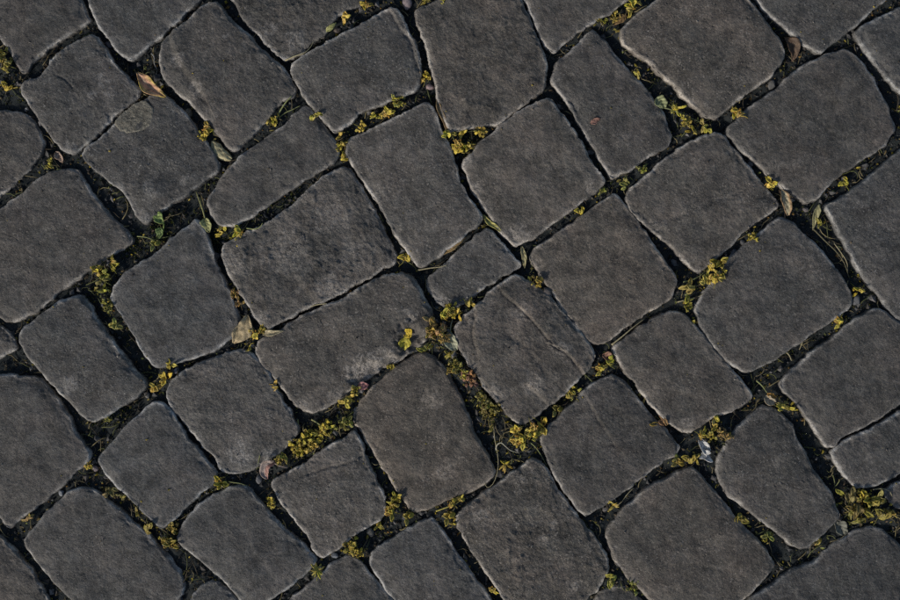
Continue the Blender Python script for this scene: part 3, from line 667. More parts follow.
mb = MB()                                       # moss: many small leaf points at the foot of the stones
spots = [(258,206,22,90),(240,222,12,40),(288,190,14,50),(300,448,16,80),(322,432,14,60),(485,405,18,110),(455,360,14,70),(440,335,12,50),(155,235,16,60),(130,246,14,60),
         (105,285,14,50),(215,244,9,40),(228,300,10,30),(392,232,8,25),(100,420,18,50),(120,412,14,40),(520,435,16,60),(560,405,14,40),(172,540,10,40),(865,508,22,90),(720,436,12,40),
         (5,62,12,40),(92,300,14,40),(375,525,12,40),(352,548,12,40),(640,390,20,40),(470,135,14,40),(345,145,8,30),(230,240,8,40)]
MP = np.concatenate([np.array([[sx, sy]]) + rng.normal(0, sr * 0.5, (n * 2, 2)) for sx, sy, sr, n in spots + [(x, y, 7, 5) for x, y in joint_points(150)]])
MP = MP[~in_stone(MP)]; MZ = bed_z(MP[:, 0], MP[:, 1])
for (x, y), z0 in zip(MP, MZ):
    if True:
        a = rng.uniform(0, 6.28); L = rng.uniform(1.8, 4.2); ln = rng.uniform(0.2, 1.0); wd = L * rng.uniform(0.14, 0.25)
        d = np.array([math.cos(a), math.sin(a)]); s = np.array([-d[1], d[0]])
        p = np.array([x, y]); b0, b1, m0, m1, t = p - s * wd * .6, p + s * wd * .6, p + d * L * ln * .5 - s * wd, p + d * L * ln * .5 + s * wd, p + d * L * ln
        zt = math.sqrt(max(0, 1 - ln * ln)) * L + 0.6
        V = np.array([[*b0, z0 - 1], [*b1, z0 - 1], [*m1, z0 + zt * 0.7], [*m0, z0 + zt * 0.7], [*t, z0 + zt], [*(p + d * L * ln * .45), z0 + zt * .45]])
        V = np.stack([(V[:, 0] - 450) * K, (300 - V[:, 1]) * K, V[:, 2] * K], 1)
        c = [(0.045, 0.06, 0.018), (0.07, 0.08, 0.02), (0.03, 0.045, 0.018), (0.10, 0.10, 0.03)][rng.integers(4)]
        mb.add(V, [(0, 1, 2, 3)], [(3, 2, 4), (0, 3, 5), (3, 4, 5), (4, 2, 5), (2, 1, 5), (1, 0, 5)], c)
Vall = np.concatenate(mb.V)
o = link('moss', mb.mesh('moss', [M_MOSS])); tag(o, 'dark green moss clinging in the joints between stones', 'moss'); o['kind'] = 'stuff'

mb = MB()                                       # grit and crumbs lying on the faces of the stones
for d, me, c in built:
    top = np.empty(len(me.vertices) * 3); me.vertices.foreach_get('co', top); top = top.reshape(-1, 3)
    top = top[top[:, 2] > (d['z'] - 3.5) * K]
    for k in range(16):
        p = top[rng.integers(len(top))]
        if rng.random() < 0.6: p = top[rng.integers(len(top) // 3)]
        s_ = 0.35 + 0.9 * rng.random() ** 4
        V = (OCT * (s_ * rng.uniform(0.6, 1.3, 3)) + rng.normal(0, s_ * 0.2, (6, 3)) + [0, 0, 0.3 * s_]) * K + p + np.array(W(*c))
        cg = [(0.30, 0.28, 0.25), (0.16, 0.13, 0.09), (0.05, 0.045, 0.04), (0.22, 0.20, 0.18), (0.30, 0.24, 0.06)][rng.integers(5)]
        mb.add(V, None, OCT_T, cg)
o = link('stone_grit', mb.mesh('stone_grit', [M_CRUMB], False)); tag(o, 'sparse grit and crumbs lying on top of the stones', 'grit'); o['kind'] = 'stuff'

# ------------------------------------------------------------------ fallen blossoms
TONES = {'y': (0.58, 0.47, 0.085), 'o': (0.42, 0.35, 0.075), 'g': (0.33, 0.33, 0.075), 'b': (0.46, 0.33, 0.11), 'r': (0.30, 0.16, 0.09), 'd': (0.26, 0.23, 0.06)}
def petal(mb, r_, base, yaw, pitch, L, wd, curl, cup, c, tip=0.25):
    nu, nv = 6, 4
    u = np.linspace(0, 1, nu); v = np.linspace(-1, 1, nv)
    prof = np.sin(np.pi * np.clip(u * 0.86 + 0.08, 0, 1)) ** 0.75 * (1 - tip * u)
    P = np.zeros((nu, nv, 3)); ph = pitch; pos = np.zeros(2)
    for i in range(nu):
        if i: ph += curl / (nu - 1); pos = pos + L / (nu - 1) * np.array([math.cos(ph), math.sin(ph)])
        for j in range(nv):
            s = v[j] * prof[i] * wd * 0.5 + r_.gauss(0, wd * 0.07)
            lift = cup * (v[j] ** 2) * wd * 0.4 * prof[i] + r_.gauss(0, wd * 0.11)
            P[i, j] = (pos[0] - lift * math.sin(ph), s, pos[1] + lift * math.cos(ph))
    cy, sy = math.cos(yaw), math.sin(yaw)
    P = np.stack([P[..., 0] * cy - P[..., 1] * sy, P[..., 0] * sy + P[..., 1] * cy, P[..., 2]], -1) + np.array(base)
    V, Q = sheet(P, 0.035); mb.add(V, Q, None, c)

def blossom_mesh(variant, seed):                # about one unit across
    r_ = random.Random(seed); mb = MB()
    def cc(k=1.0): f = r_.uniform(0.75, 1.15) * k; return (f, f * r_.uniform(0.88, 1.08), f * r_.uniform(0.6, 1.4))
    if variant == 0:                            # slender florets thrown off one point
        for k in range(7): petal(mb, r_, (r_.gauss(0, .1), r_.gauss(0, .1), .05), r_.uniform(-1, 1) + math.pi * (k % 2), r_.uniform(0, .9), r_.uniform(.26, .52), r_.uniform(.10, .2), r_.uniform(-2.0, .8), 1.1, cc())
    elif variant == 1:                          # folded leaf-like bracts
        for k in range(5): petal(mb, r_, (r_.gauss(0, .14) - .12, r_.gauss(0, .14), .03 + .05 * k), r_.uniform(0, 6.28), r_.uniform(-.2, .7), r_.uniform(.34, .6), r_.uniform(.22, .38), r_.uniform(-1.8, .6), 1.0, cc())
    elif variant == 2:                          # frilly bunch of tiny florets
        for k in range(22):
            a = r_.uniform(0, 6.28); rr_ = r_.uniform(.03, .38)
            petal(mb, r_, (rr_ * math.cos(a), rr_ * math.sin(a), r_.uniform(0, .22)), r_.uniform(0, 6.28), r_.uniform(.0, 1.3), r_.uniform(.17, .32), r_.uniform(.10, .20), r_.uniform(-2.0, .8), 1.1, cc(r_.uniform(.55, 1.15)))
    elif variant == 3:                          # withered open flower, petals crumpled over each other
        for k in range(r_.choice((5, 6, 7))): petal(mb, r_, (r_.gauss(0, .1), r_.gauss(0, .1), .05), r_.uniform(0, 6.28), r_.uniform(.1, .9), r_.uniform(.30, .50), r_.uniform(.20, .34), r_.uniform(-2.2, .5), 1.2, cc())
        for k in range(8): petal(mb, r_, (r_.gauss(0, .12), r_.gauss(0, .12), .08), r_.uniform(0, 6.28), r_.uniform(.2, 1.3), r_.uniform(.14, .26), .07, -.8, .4, (.85, .6, .6))
    else:                                       # spidery flower, thin rays
        for k in range(9): petal(mb, r_, (0, 0, .07), k * 6.283 / 9 + r_.uniform(-.5, .5), r_.uniform(.1, .7), r_.uniform(.30, .55), r_.uniform(.08, .14), r_.uniform(-1.6, .3), 0.8, cc())
    return mb.mesh('fallen_blossom', [M_PETAL])
BM = {v: [blossom_mesh(v, 100 * v + k) for k in range(7)] for v in range(5)}
def stalk_mesh(seed):
    r_ = random.Random(seed); p = [np.zeros(3) + (0, 0, .08)]; a = r_.uniform(-.6, .6)
    for k in range(4): a += r_.uniform(-.5, .5); p.append(p[-1] + np.array([.17 * math.cos(a), .17 * math.sin(a), r_.uniform(-.05, .035)]))
    mb = MB(); V, Q, T = tube(p, [.028, .024, .02, .018, .012], 5); mb.add(V, Q, T, (.62, .72, .9)); return mb.mesh('stalk', [M_FIBRE])
STK = [stalk_mesh(k) for k in range(5)]
r_ = random.Random(77)
NTH = ['leftmost', 'second from left', 'third from left', 'fourth from left', 'fifth from left', 'sixth from left', 'seventh from left', 'eighth from left']
NTV = ['topmost', 'second from top', 'third from top', 'fourth from top', 'fifth from top', 'sixth from top', 'seventh from top', 'eighth from top']
for lab0, tone, spots in B:
    xs, ys = [p[0] for p in spots], [p[1] for p in spots]
    ax = 0 if max(xs) - min(xs) >= max(ys) - min(ys) else 1
    order = sorted(range(len(spots)), key=lambda k: spots[k][ax])
    for k_, (x, y, s, v) in enumerate(spots):
        n_ = order.index(k_); m_ = len(spots)
        pre = '' if m_ == 1 else ((('left', 'right') if ax == 0 else ('upper', 'lower'))[n_] if m_ == 2 else
              ('rightmost' if ax == 0 else 'lowest') if n_ == m_ - 1 else (NTH if ax == 0 else NTV)[n_])
        lab = (pre + (', ' if ' ' in pre else ' ') + lab0).strip()
        if len(lab.split()) > 16: print('LONG', len(lab.split()), lab)
        f = r_.uniform(0.8, 1.12); c = tuple(t * f * r_.uniform(0.94, 1.06) for t in TONES[tone])
        z = float(bed_z(x, y)) + 0.6 + r_.uniform(0, 1.6) + (2.5 if len(spots) > 3 else 0)
        o = link('fallen_blossom', r_.choice(BM[v]), None, W(x, y, z), (r_.uniform(-.35, .35), r_.uniform(-.35, .35), r_.uniform(0, 6.28)), s * K * 1.28, c)
        tag(o, lab, 'blossom', 'fallen yellow blossoms')
        if r_.random() < 0.55: link('stalk', r_.choice(STK), o, color=tuple(t * 0.7 for t in c))

mb = MB(); rl = random.Random(91)
LIT = [(0.50, 0.40, 0.06), (0.28, 0.23, 0.06), (0.20, 0.15, 0.06), (0.15, 0.12, 0.06), (0.22, 0.24, 0.07), (0.10, 0.07, 0.04)]
spots_ = [(x, y, s) for _, _, sp in B for (x, y, s, v) in sp for _k in range(9 if len(sp) > 3 else 5)] + [(x, y, 3) for x, y in joint_points(650)]
spots_ = [(x + rl.gauss(0, s * .55), y + rl.gauss(0, s * .55), s) for x, y, s in spots_]
LZ = bed_z([q[0] for q in spots_], [q[1] for q in spots_])
for (x, y, s), lz in zip(spots_, LZ):
    k = MB(); L = rl.uniform(2.0, 5.0); petal(k, rl, (0, 0, 0), rl.uniform(0, 6.28), rl.uniform(-.2, .7), L, L * rl.uniform(.3, .6), rl.uniform(-1.8, .6), 1.0, (1, 1, 1))
    Vk = k.V[0]; zz = lz + rl.uniform(.3, 2.2)
    Vk = np.stack([(Vk[:, 0] + x - 450) * K, (Vk[:, 1] + 300 - y) * K, (Vk[:, 2] + zz) * K], 1)
    f = rl.uniform(.6, 1.1); c = LIT[rl.randrange(6) if s != 3 else rl.randrange(0, 6)]
    mb.add(Vk, k.Q[0], None, [t * f for t in c])
o = link('petal_litter', mb.mesh('petal_litter', [M_PETAL])); tag(o, 'withered petal scraps strewn through the joints', 'petal litter'); o['kind'] = 'stuff'

# ------------------------------------------------------------------ single leaves, petals, flakes
def leaf(name, label, cat, pts, width, colr, cup=0.4, tip=0.3, blunt=1.15, th=0.5, tints=None, stalk=None, wob=0.13, group=None, fold=0.0, veins=True):
    nu, nv = 22, 9
    C = spline(pts, nu); C[:, 1] *= -1           # y up
    D = np.gradient(C, axis=0); D /= np.linalg.norm(D, axis=1, keepdims=True)
    S_ = np.cross(D, [0, 0, 1.0]); S_ /= np.linalg.norm(S_, axis=1, keepdims=True); U = np.cross(S_, D)
    u = np.linspace(0, 1, nu); v = np.linspace(-1, 1, nv)
    prof = (np.sin(np.pi * np.clip(0.04 + 0.92 * u, 0, 1)) ** blunt) * (1 - tip * u) / (1 - tip * 0.5)
    rr_ = np.random.default_rng(abs(hash(label)) % 1000 if False else len(label) * 7 + int(pts[0][0]))
    P = np.zeros((nu, nv, 3)); tint = np.zeros((nu, nv, 3))
    ph = rr_.uniform(0, 6)
    for i in range(nu):
        for j in range(nv):
            ww = prof[i] * width / 2 * (1 + wob * math.sin(9 * u[i] + ph + 2 * np.sign(v[j])))
            lift = cup * (v[j] ** 2) * ww + fold * abs(v[j]) * ww + wob * width * 0.5 * math.sin(7 * u[i] + 3 * v[j] + ph) * abs(v[j])
            lift += width * 0.10 * float(fbm(np.array([u[i] * 9.0]), np.array([v[j] * 4.0 + ph]), 3.0, 17, 3)[0])
            if veins: lift += 0.18 * math.cos(j * math.pi) + 0.25 * math.sin(26 * (u[i] - 0.25 * abs(v[j])))
            P[i, j] = C[i] + S_[i] * v[j] * ww + U[i] * lift
            f = 1 + 0.26 * math.sin(24 * (u[i] - 0.25 * abs(v[j]))) if veins else 1
            t = np.array(tints(u[i], v[j])) if tints else np.ones(3)
            tint[i, j] = t * f
    c0 = C[nu // 2].copy(); c0[2] = C[:, 2].min()
    V, Q = sheet((P - c0) * K, th * K)
    me = mesh_np(name, V, Q, None, [M_LEAF], True, {'tint': np.concatenate([tint.reshape(-1, 3)] * 2)})
    o = link(name, me, None, ((c0[0] - 450) * K, (300 + c0[1]) * K, c0[2] * K), color=colr); tag(o, label, cat, group)
    if stalk:
        q = spline(stalk, 8); q[:, 1] *= -1; mbs = MB(); Vt, Qt, Tt = tube((q - c0) * K, np.linspace(0.75, 0.45, 8) * K, 6); mbs.add(Vt, Qt, Tt)
        link('stalk', mbs.mesh('stalk', [M_FIBRE]), o, color=tuple(0.8 * t for t in colr))
    return o

def rim_y(u, v):
    k = max(0.0, min(1.0, (abs(v) - 0.35) * 1.5 + max(0, u - 0.6) * 1.6)) * (0.6 + 0.4 * math.sin(11 * u + 4 * v))
    return (1.0 - 0.3 * (abs(v) < 0.2), 0.78 + 0.35 * k, 0.9 - 0.5 * k)
leaf('dry_leaf', 'curled tan leaf with yellow edges in the upper left joint', 'leaf', [(137,72,-1.5),(145,82,-0.5),(154,90,0.5),(166,97,1)], 14, (0.52, 0.36, 0.20), 0.5, 0.15, 1.0, tints=rim_y)
leaf('dry_leaf', 'pale cream folded leaf in the joint below the curled tan leaf', 'leaf', [(211,140,-5),(215,147,-2.5),(221,154,-1.5),(231,159,-3)], 13, (0.44, 0.39, 0.22), -0.45, -0.2, 0.75)
FL = closed_outline([(118,117),(114,124),(118,130),(129,133),(141,131),(149,126),(154,117),(153,107),(147,101),(142,100),(136,102),(128,109)], 72)
FL = FL + 1.3 * np.stack([fbm(FL[:, 0], FL[:, 1], 7, 3, 3), fbm(FL[:, 0], FL[:, 1], 7, 4, 3)], 1)
fc = FL.mean(0); Vf = []; wf = []
for sc_, zf, ww in ((0.97, -2.5, 0), (1.0, 0.4, 0.3), (0.985, 1.3, 0.5), (0.94, 1.7, 0.3), (0.85, 1.6, 0.1), (0.7, 1.5, 0.1), (0.5, 1.6, 0), (0.25, 1.6, 0), (0.02, 1.6, 0)):
    p = fc + (FL - fc) * sc_; zz = -1.4 + zf + 0.7 * fbm(p[:, 0], p[:, 1], 9, 21, 4) * (zf > 0)
    Vf.append(np.stack([(p[:, 0] - fc[0]) * K, (fc[1] - p[:, 1]) * K, zz * K], 1)); wf += [ww] * 72
a_ = np.arange(72); b_ = np.roll(a_, -1)
Qf = np.concatenate([np.stack([r * 72 + a_, r * 72 + b_, (r + 1) * 72 + b_, (r + 1) * 72 + a_], 1) for r in range(8)])
if area(FL) > 0: Qf = Qf[:, ::-1]
o = link('round_flake', mesh_np('round_flake', np.concatenate(Vf), Qf, None, [M_STONE], True, {'wear': np.array(wf), 'pale': np.full(len(wf), 0.6), 'coarse': np.full(len(wf), 0.7)}), None, W(*fc), color=(1.08, 1.06, 0.92))
tag(o, 'round grey-olive lichen-like flake against the corner of a stone at upper left', 'flake')
leaf('petal', 'pinkish tan petal beside an olive blossom at left', 'petal', [(54,151,-5),(58,156,-4),(61,162,-6)], 7, (0.36, 0.26, 0.19), 0.6)
leaf('green_leaf', 'small bright green round leaf of the sprout at left', 'leaf', [(154,213,-2),(158,217,0),(164,224,0)], 10, (0.20, 0.27, 0.075), 0.4, 0.2, 1.0, stalk=[(164,224,0),(162,232,-4),(158,240,-8)])
leaf('green_leaf', 'small dark green leaf below the bright one on the sprout at left', 'leaf', [(160,227,-3),(159,232,-3),(157,239,-5)], 8, (0.13, 0.19, 0.06), 0.4)
leaf('spoon_leaf', 'long pale green spoon shaped leaf in the joint left of the upper stone', 'leaf', [(204,218,-4),(206,224,-2.5),(209,232,-3)], 10, (0.36, 0.36, 0.15), 0.5, 0.2, 1.0, stalk=[(205,221,-3),(202,209,-3),(198,199,-4),(195,191,-6)])
leaf('dry_leaf', 'upright tan leaf left of the long chipped stone', 'leaf', [(247,315,-2),(246,325,0),(241,334,0),(233,343,-2)], 17, (0.44, 0.35, 0.20), 0.5, -0.3, 1.1)
leaf('dry_leaf', 'thin forked straw-coloured leaf at the left end of the long chipped stone', 'leaf', [(262,334,-3),(270,333,-1),(284,331,0)], 6, (0.42, 0.36, 0.22), 0.5, 0.5)
leaf('yellow_leaf', 'small bright yellow leaf lying in the chip of the long stone', 'leaf', [(411,329,-2),(408,333,-2),(405,337,-3)], 9, (0.70, 0.50, 0.05), 0.5, 0.1, 1.0)
leaf('yellow_leaf', 'green-yellow folded leaf lying in the chip of the long stone', 'leaf', [(408,336,-3),(405,343,-3),(402,351,-5)], 11, (0.50, 0.44, 0.06), 0.6, 0.1, 1.1, stalk=[(402,350,-4),(400,346,-2),(397,343,-1)])
leaf('pale_leaf', 'pale green-white leaf against the left corner of the layered stone', 'leaf', [(449,331,-3),(450,338,-2),(452,345,-2),(457,350,-4)], 13, (0.36, 0.37, 0.25), 0.6, -0.3, 1.1, stalk=[(450,333,-2),(451,325,-2),(453,318,-4)])
leaf('petal', 'small pink petal under the chip of the long stone', 'petal', [(358,389,-3),(363,386,-1),(369,385,-2)], 8, (0.46, 0.22, 0.20), 0.5, 0.3)
leaf('petal', 'pinkish white curled leaf with an orange stalk in the lower left joint', 'leaf', [(275,462,-1),(267,465,1),(264,472,0),(267,479,-3)], 10, (0.40, 0.32, 0.27), 0.7, 0.2, 1.0, stalk=[(274,463,0),(280,466,0),(287,468,-3)], tints=lambda u, v: (1, 1, 1) if v > -0.2 else (0.9, 0.62, 0.6))
leaf('green_leaf', 'round grey-green leaf in the wide joint at upper right', 'leaf', [(657,97,-4),(661,101,-3),(665,107,-4)], 12, (0.25, 0.27, 0.13), 0.3, 0.0, 0.5, stalk=[(665,107,-4),(672,109,-4),(684,114,-5),(700,121,-4)])
leaf('dry_leaf', 'tan upright leaf at the crossing on the right', 'leaf', [(782,190,-2),(785,197,-1),(787,205,-1),(789,215,-3)], 10, (0.40, 0.35, 0.22), 0.5, 0.0, 0.8, tints=lambda u, v: (1, 1, 1) if abs(v) < 0.6 else (0.8, 0.6, 0.5))
leaf('strap_leaf', 'olive strap leaf standing in the joint at far right', 'leaf', [(820,204,-2),(818,210,-2),(816,219,-4),(815,230,-8)], 6, (0.30, 0.28, 0.14), 0.5, 0.4)
leaf('strap_leaf', 'brown-yellow folded strap leaf in the joint left of the smallest stone', 'leaf', [(440,256,-3),(449,249,-1.5),(457,244,-1.5),(466,237,-4)], 6, (0.36, 0.25, 0.11), 0.7, 0.3)
leaf('strap_leaf', 'brown dry strap along the joint right of the upper middle stone', 'leaf', [(437,96,-4),(439,107,-2),(444,120,-2),(448,134,-4)], 5, (0.28, 0.19, 0.09), 0.7, 0.2)
leaf('strap_leaf', 'yellow-green thin leaf above the smallest stone', 'leaf', [(483,214,-5),(489,222,-3),(496,227,-2),(503,233,-4)], 5, (0.42, 0.38, 0.12), 0.6, 0.3)
leaf('strap_leaf', 'tan strap hanging in the gap right of the smallest stone', 'leaf', [(522,246,-4),(524,256,-3),(525,268,-5)], 5, (0.36, 0.32, 0.16), 0.6, 0.3)
leaf('dry_leaf', 'dark brown crumpled leaf in the joint at the upper right', 'leaf', [(786,36,-5),(792,42,-4),(796,50,-5),(794,60,-8)], 12, (0.10, 0.065, 0.04), 0.6, 0.2, wob=0.2)
leaf('dry_leaf', 'brown folded leaf near the top edge beside golden blossoms', 'leaf', [(627,14,-4),(622,18,-3),(615,24,-4)], 7, (0.22, 0.14, 0.06), 0.6)
leaf('pink_chip', 'tiny pinkish flake lying alone on the upper middle stone', 'flake', [(590.5,123.5,0.5),(595,121,0.9),(600,118.5,0.6)], 6, (0.30, 0.17, 0.13), 0.3, 0.3)
leaf('dry_leaf', 'reddish brown leaf scrap at the right corner of the layered stone', 'leaf', [(603,355,-5),(609,357,-4),(614,361,-5)], 9, (0.26, 0.14, 0.09), 0.6)
leaf('dry_leaf', 'reddish brown leaf scrap against the left side of the layered stone', 'leaf', [(465,371,-5),(470,376,-3),(476,384,-5)], 10, (0.33, 0.19, 0.11), 0.6)
leaf('white_scrap', 'upper white curled scrap at the lower right crossing', 'scrap', [(701,440,-3),(703,445,-1),(706,449,-1),(708,452,-3)], 8.5, (0.55, 0.55, 0.52), 0.9, 0.0, 0.5)
leaf('white_scrap', 'lower crumpled white scrap at the lower right crossing', 'scrap', [(702,455,-3),(706,456,-1),(710,456,-3)], 10, (0.50, 0.50, 0.48), 0.9, 0.0, 0.5, wob=0.3)
leaf('dry_leaf', 'tan curled leaf scrap at the lower right crossing of joints', 'leaf', [(766,397,-4),(770,401,-2),(776,403,-3)], 8, (0.42, 0.35, 0.24), 0.8, 0.0, 0.5)
leaf('petal', 'orange petal beside the tan curled scrap', 'petal', [(768,394,-3),(772,396,-2),(777,398,-3)], 5, (0.50, 0.27, 0.06), 0.6)
leaf('olive_leaf', 'narrow olive leaf in the joint along the stone below the top edge', 'leaf', [(325,31,-3),(331,27,-1),(336,22,-3)], 5, (0.36, 0.36, 0.14), 0.6, 0.4)
leaf('grey_leaf', 'grey-green dry leaf in the crossing under the olive heap', 'leaf', [(838,522,-5),(842,528,-4),(846,536,-6)], 12, (0.17, 0.17, 0.13), 0.4, 0.0, 0.5)

# ------------------------------------------------------------------ stalks, blades and stems
def stem(name, label, cat, pts, r, colr, n=16, taper=0.4, flat=1.0, group=None):
    C = spline(pts, n); C[:, 1] *= -1; c0 = C[0].copy()
    mb = MB(); V, Q, T = tube((C - c0) * K, np.linspace(1, taper, n) * r * K, 6, flat); mb.add(V, Q, T)
    o = link(name, mb.mesh(name, [M_FIBRE]), None, ((c0[0] - 450) * K, (300 + c0[1]) * K, c0[2] * K), color=colr); return tag(o, label, cat, group)
GRN = (0.24, 0.26, 0.11); STRAW = (0.36, 0.32, 0.19); DK = (0.13, 0.12, 0.07)
stem('grass_stalk', 'green grass stalk leaning over the joint at top, left arm of the fork', 'grass', [(275,119,-7),(280,110,-3),(286,102,0),(292,96,1.5)], 1.0, GRN)
stem('grass_stalk', 'thin green grass stalk lying beneath the leaning one, lower arm of the fork', 'grass', [(276,118,-7),(285,112,-4),(292,109,-3),(300,105,-3)], 0.7, GRN)
stem('grass_stalk', 'pale bent grass stalk across the tip of the rough pitted stone', 'grass', [(285,60,-2),(295,56,0.5),(304,53,0.5),(310,47,-2),(314,39,-4)], 0.8, STRAW)
stem('grass_stalk', 'curved pale blade by the left corner of the knobbly stone', 'grass', [(246,228,-3),(254,229,0),(260,227,1),(263,223,2)], 0.8, GRN)
stem('grass_stalk', 'short straw blade along the lower rim of the knobbly stone', 'grass', [(304,309,-3),(315,305,-1),(327,303.5,0.8)], 0.9, STRAW)
stem('twig', 'thin straw twig lying beside the tip of the stone above the smallest one', 'twig', [(418,270,-4),(430,268,-2),(440,267,0.5),(447,265,1.5)], 0.7, STRAW)
stem('stem', 'curved green stem over the golden bunch at the right crossing', 'stem', [(684,282,-4),(692,280,-3),(700,276,-2),(706,271,-4)], 0.8, GRN)
stem('stem', 'curved grey stem under the golden bunch at the right crossing', 'stem', [(678,302,-5),(690,299,-3),(700,296,-2),(708,289,-4)], 0.7, STRAW)
stem('stem', 'long brown stem running down the right hand joint', 'stem', [(815,228,-7),(826,240,-5),(838,252,-4),(846,264,-4),(851,278,-6)], 0.8, DK)
stem('stem', 'pale hooked stem in the dark gap right of the smooth brownish stone', 'stem', [(496,452,-8),(497,446,-4),(501,443,-2),(505,446,-2),(511,451,-4),(520,454,-6)], 0.9, (0.34, 0.33, 0.25))
stem('stem', 'thin looping stem in the gap below the smooth brownish stone', 'stem', [(494,425,-8),(495,440,-6),(498,456,-5),(498,470,-4),(494,483,-3),(488,488,-3),(485,484,-2),(488,480,-3)], 0.55, STRAW)
stem('stem', 'thin green stem under the golden heap of the layered stone', 'stem', [(528,441,-5),(536,448,-4),(542,457,-5),(549,470,-6)], 0.6, GRN)
stem('stem', 'yellowish stem along the lower edge of the smooth brownish stone', 'stem', [(436,512,-4),(446,508,-2),(454,505,-2),(464,499,-4)], 0.8, (0.42, 0.37, 0.1))
stem('straw', 'short straw piece in the joint below the right middle stone', 'straw', [(786,351,-5),(790,355,-4),(793,361,-5)], 0.8, STRAW)
stem('straw', 'second short straw piece upright in the joint below the right middle stone', 'straw', [(805,339,-4),(803,344,-4),(801,350,-6)], 0.7, STRAW)
stem('grass_stalk', 'short green blade at the lower right crossing, above the tan curled scrap', 'grass', [(758,381,-6),(763,386,-4),(768,393,-4)], 0.9, GRN)
stem('grass_stalk', 'thin upright blade in the dark joint above the olive heap', 'grass', [(835,476,-7),(836,482,-5),(837,490,-8)], 0.6, GRN)
stem('grass_stalk', 'slanting blade in the dark joint above the olive heap', 'grass', [(841,481,-4),(838,486,-5),(835,491,-8)], 0.6, GRN)
stem('stem', 'pale looped stem over the right end of the olive heap', 'stem', [(874,490,-3),(882,489,-1),(889,491,0),(893,497,-2),(894,503,-4)], 0.6, STRAW)
stem('stem', 'thin stem in the narrow gap by the right tip of the lumpy stone', 'stem', [(634,489,-6),(627,496,-4),(622,503,-5),(612,511,-7)], 0.6, STRAW)
stem('stem', 'fine arched stem left of the layered stone litter', 'stem', [(397,343,-2),(399,350,-3),(403,357,-5)], 0.5, STRAW)
stem('straw', 'yellow straw across the big heap below the long chipped stone', 'straw', [(311,420,-5),(318,424,-3),(327,431,-4)], 0.8, (0.42, 0.40, 0.16))
stem('straw', 'upright yellow-green stalk left of the big heap', 'straw', [(297,420,-6),(298,427,-4),(299,434,-6)], 0.7, GRN)
stem('stem', 'thin dark stem along the joint below the middle right stone', 'stem', [(612,345,-4),(622,337,-3),(634,327,-3),(645,319,-5)], 0.9, STRAW)
stem('root', 'pale root thread in the joint at the top left junction', 'root', [(150,52,-6),(153,56,-5),(153,62,-5),(155,68,-7),(154,74,-9)], 0.7, (0.26, 0.26, 0.24))
stem('grass_stalk', 'long thin grass stalk in the joint below the sprout', 'grass', [(136,236,-5),(145,237,-3),(153,239,-4),(168,236,-7)], 0.6, GRN)
stem('stem', 'bent stem under the golden pair at left', 'stem', [(95,279,-7),(104,280,-4),(110,278,-4),(117,268,-6),(122,258,-8)], 0.6, DK)
stem('grass_stalk', 'pale green stalk across the joint left of the cracked stone', 'grass', [(222,481,-5),(232,483,-4),(240,484,-3),(247,487,-5)], 0.6, GRN)
stem('grass_stalk', 'fine upright stalk beside the pinkish curled leaf', 'grass', [(260,455,0),(258,463,-2),(256,470,-4)], 0.45, GRN)
stem('straw', 'dark straw along the joint above the right edge stone', 'straw', [(836,243,-6),(842,252,-4),(848,262,-4),(850,272,-7)], 0.6, STRAW)

# ------------------------------------------------------------------ pebbles
def pebble_mesh(seed):
    rg = np.random.default_rng(seed); nu, nv = 8, 14; V = []
    for i in range(1, nu):
        th = math.pi * i / nu
        for j in range(nv):
            a = 2 * math.pi * j / nv; V.append((math.sin(th) * math.cos(a), math.sin(th) * math.sin(a), math.cos(th)))
    V.append((0, 0, 1)); V.append((0, 0, -1)); V = np.array(V)
    ds = rg.normal(size=(6, 3)); ds /= np.linalg.norm(ds, axis=1, keepdims=True)
    for d_, k in zip(ds, rg.uniform(0.55, 0.85, 6)):             # flattened facets
        q = V @ d_; V = V - np.where(q > k, (q - k) * 0.85, 0)[:, None] * d_
    V *= 1 + 0.06 * rg.normal(size=(len(V), 1)); V *= np.array([1.0, 0.74, 0.6])
    Q = []; T = []
    for i in range(nu - 2):
        for j in range(nv): Q.append((i * nv + j, (i + 1) * nv + j, (i + 1) * nv + (j + 1) % nv, i * nv + (j + 1) % nv))
    n = len(V)
    for j in range(nv): T.append((n - 2, j, (j + 1) % nv)); T.append((n - 1, (nu - 2) * nv + (j + 1) % nv, (nu - 2) * nv + j))
    mb = MB(); mb.add(V, Q, T); return mb.mesh('pebble', [M_PEBBLE])
PBM = [pebble_mesh(k) for k in range(5)]
G_ = (0.16, 0.16, 0.15)
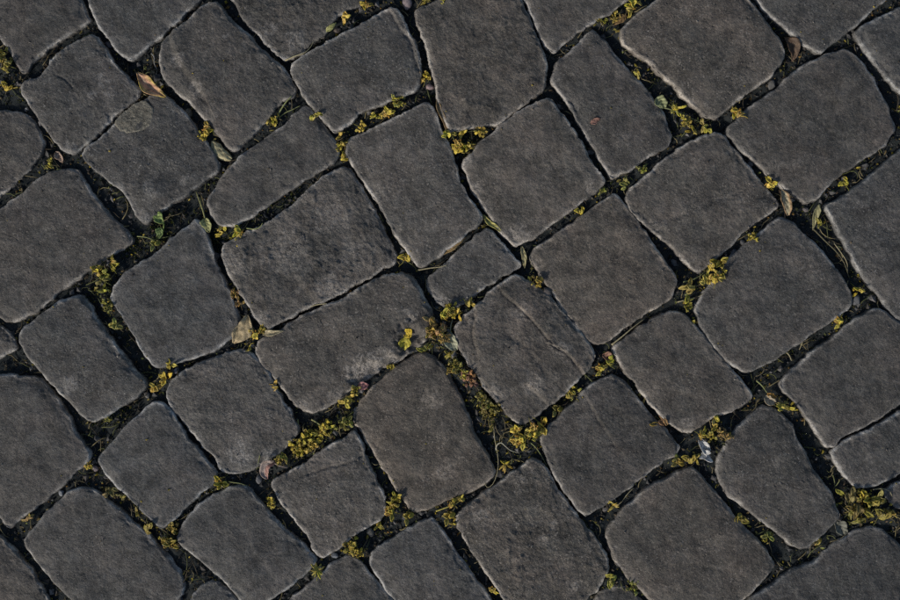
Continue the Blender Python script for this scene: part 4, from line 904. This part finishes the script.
for k, (x, y, s, c, lab) in enumerate([
    (186,113,7,(0.17,0.165,0.13),'smooth oval grey pebble in the joint above the pale leaf'),
    (24,108,3,(0.3,0.3,0.29),'tiny white pebble at the upper left in the dark gap'),
    (430,86,5,(0.42,0.32,0.31),'pinkish white pebble in the upper middle joint'),
    (407,1,8,(0.30,0.25,0.25),'pinkish grey pebble at the top edge'),
    (774,83,6,G_,'light grey pebble in the joint at upper right'),
    (547,293,7,(0.15,0.135,0.125),'oval grey pebble in the joint right of the smallest stone'),
    (59,494,4,(0.34,0.36,0.37),'small whitish pebble in the lower left joint'),
    (93,469,4.5,(0.34,0.28,0.27),'pinkish pebble beside a yellow blossom at lower left'),
    (370,533,6,(0.13,0.13,0.12),'dark grey pebble between blossoms right of the cracked stone'),
    (334,557,4.5,(0.24,0.26,0.28),'bluish white pebble at the tip of the cracked stone'),
    (258,481,5,(0.2,0.2,0.2),'grey pebble below the pinkish curled leaf'),
    (606,510,4,(0.18,0.17,0.16),'small grey pebble by the right tip of the lumpy stone'),
    (611,551,5,(0.16,0.11,0.09),'brownish pebble in the gap by the lower right of the lumpy stone'),
    (106,415,3.5,(0.3,0.3,0.27),'tiny pale pebble under the stone with the worn rim'),
    (145,396,4,(0.2,0.2,0.19),'grey pebble below the golden knot at left'),
    (175,371,4,(0.26,0.26,0.30),'pale lilac pebble beside the golden knot at left'),
    (28,369,3.5,(0.2,0.2,0.19),'small grey pebble in the dark gap by the left edge'),
    (752,162,5,(0.15,0.155,0.16),'grey pebble in the joint at right above the tan blossom'),
    (744,242,4,(0.16,0.16,0.16),'grey pebble right beside the small yellow blossom among gravel'),
    (735,252,4.5,(0.14,0.14,0.145),'grey pebble midway along the gravelly right hand joint'),
    (728,259,4,(0.15,0.14,0.14),'grey pebble nearest the golden bunch at the right crossing'),
    (676,262,5,(0.13,0.14,0.15),'flat bluish grey pebble in the dark joint left of the golden bunch'),
    (590,151,4,(0.17,0.17,0.17),'small grey pebble in the joint left of the upper middle stone'),
    (808,209,4,(0.19,0.17,0.16),'pinkish grey pebble at the far right crossing'),
    (858,300,6,(0.15,0.155,0.16),'grey pebble below the orange-yellow blossom by the right edge'),
    (337,29,4.5,(0.17,0.14,0.12),'brownish pebble beside the narrow olive leaf'),
    (106,43,5,(0.19,0.18,0.19),'lilac grey pebble between two stones at upper left'),
    ]):
    z = float(bed_z(x, y)) + s * 0.3; c = tuple(0.75 * t for t in c)
    o = link('pebble', PBM[k % 5], None, W(x, y, z), (rr.uniform(-.3, .3), rr.uniform(-.3, .3), rr.uniform(0, 6.28)), s * 0.95 * K, c)
    tag(o, lab, 'pebble', 'pebbles in the joints')
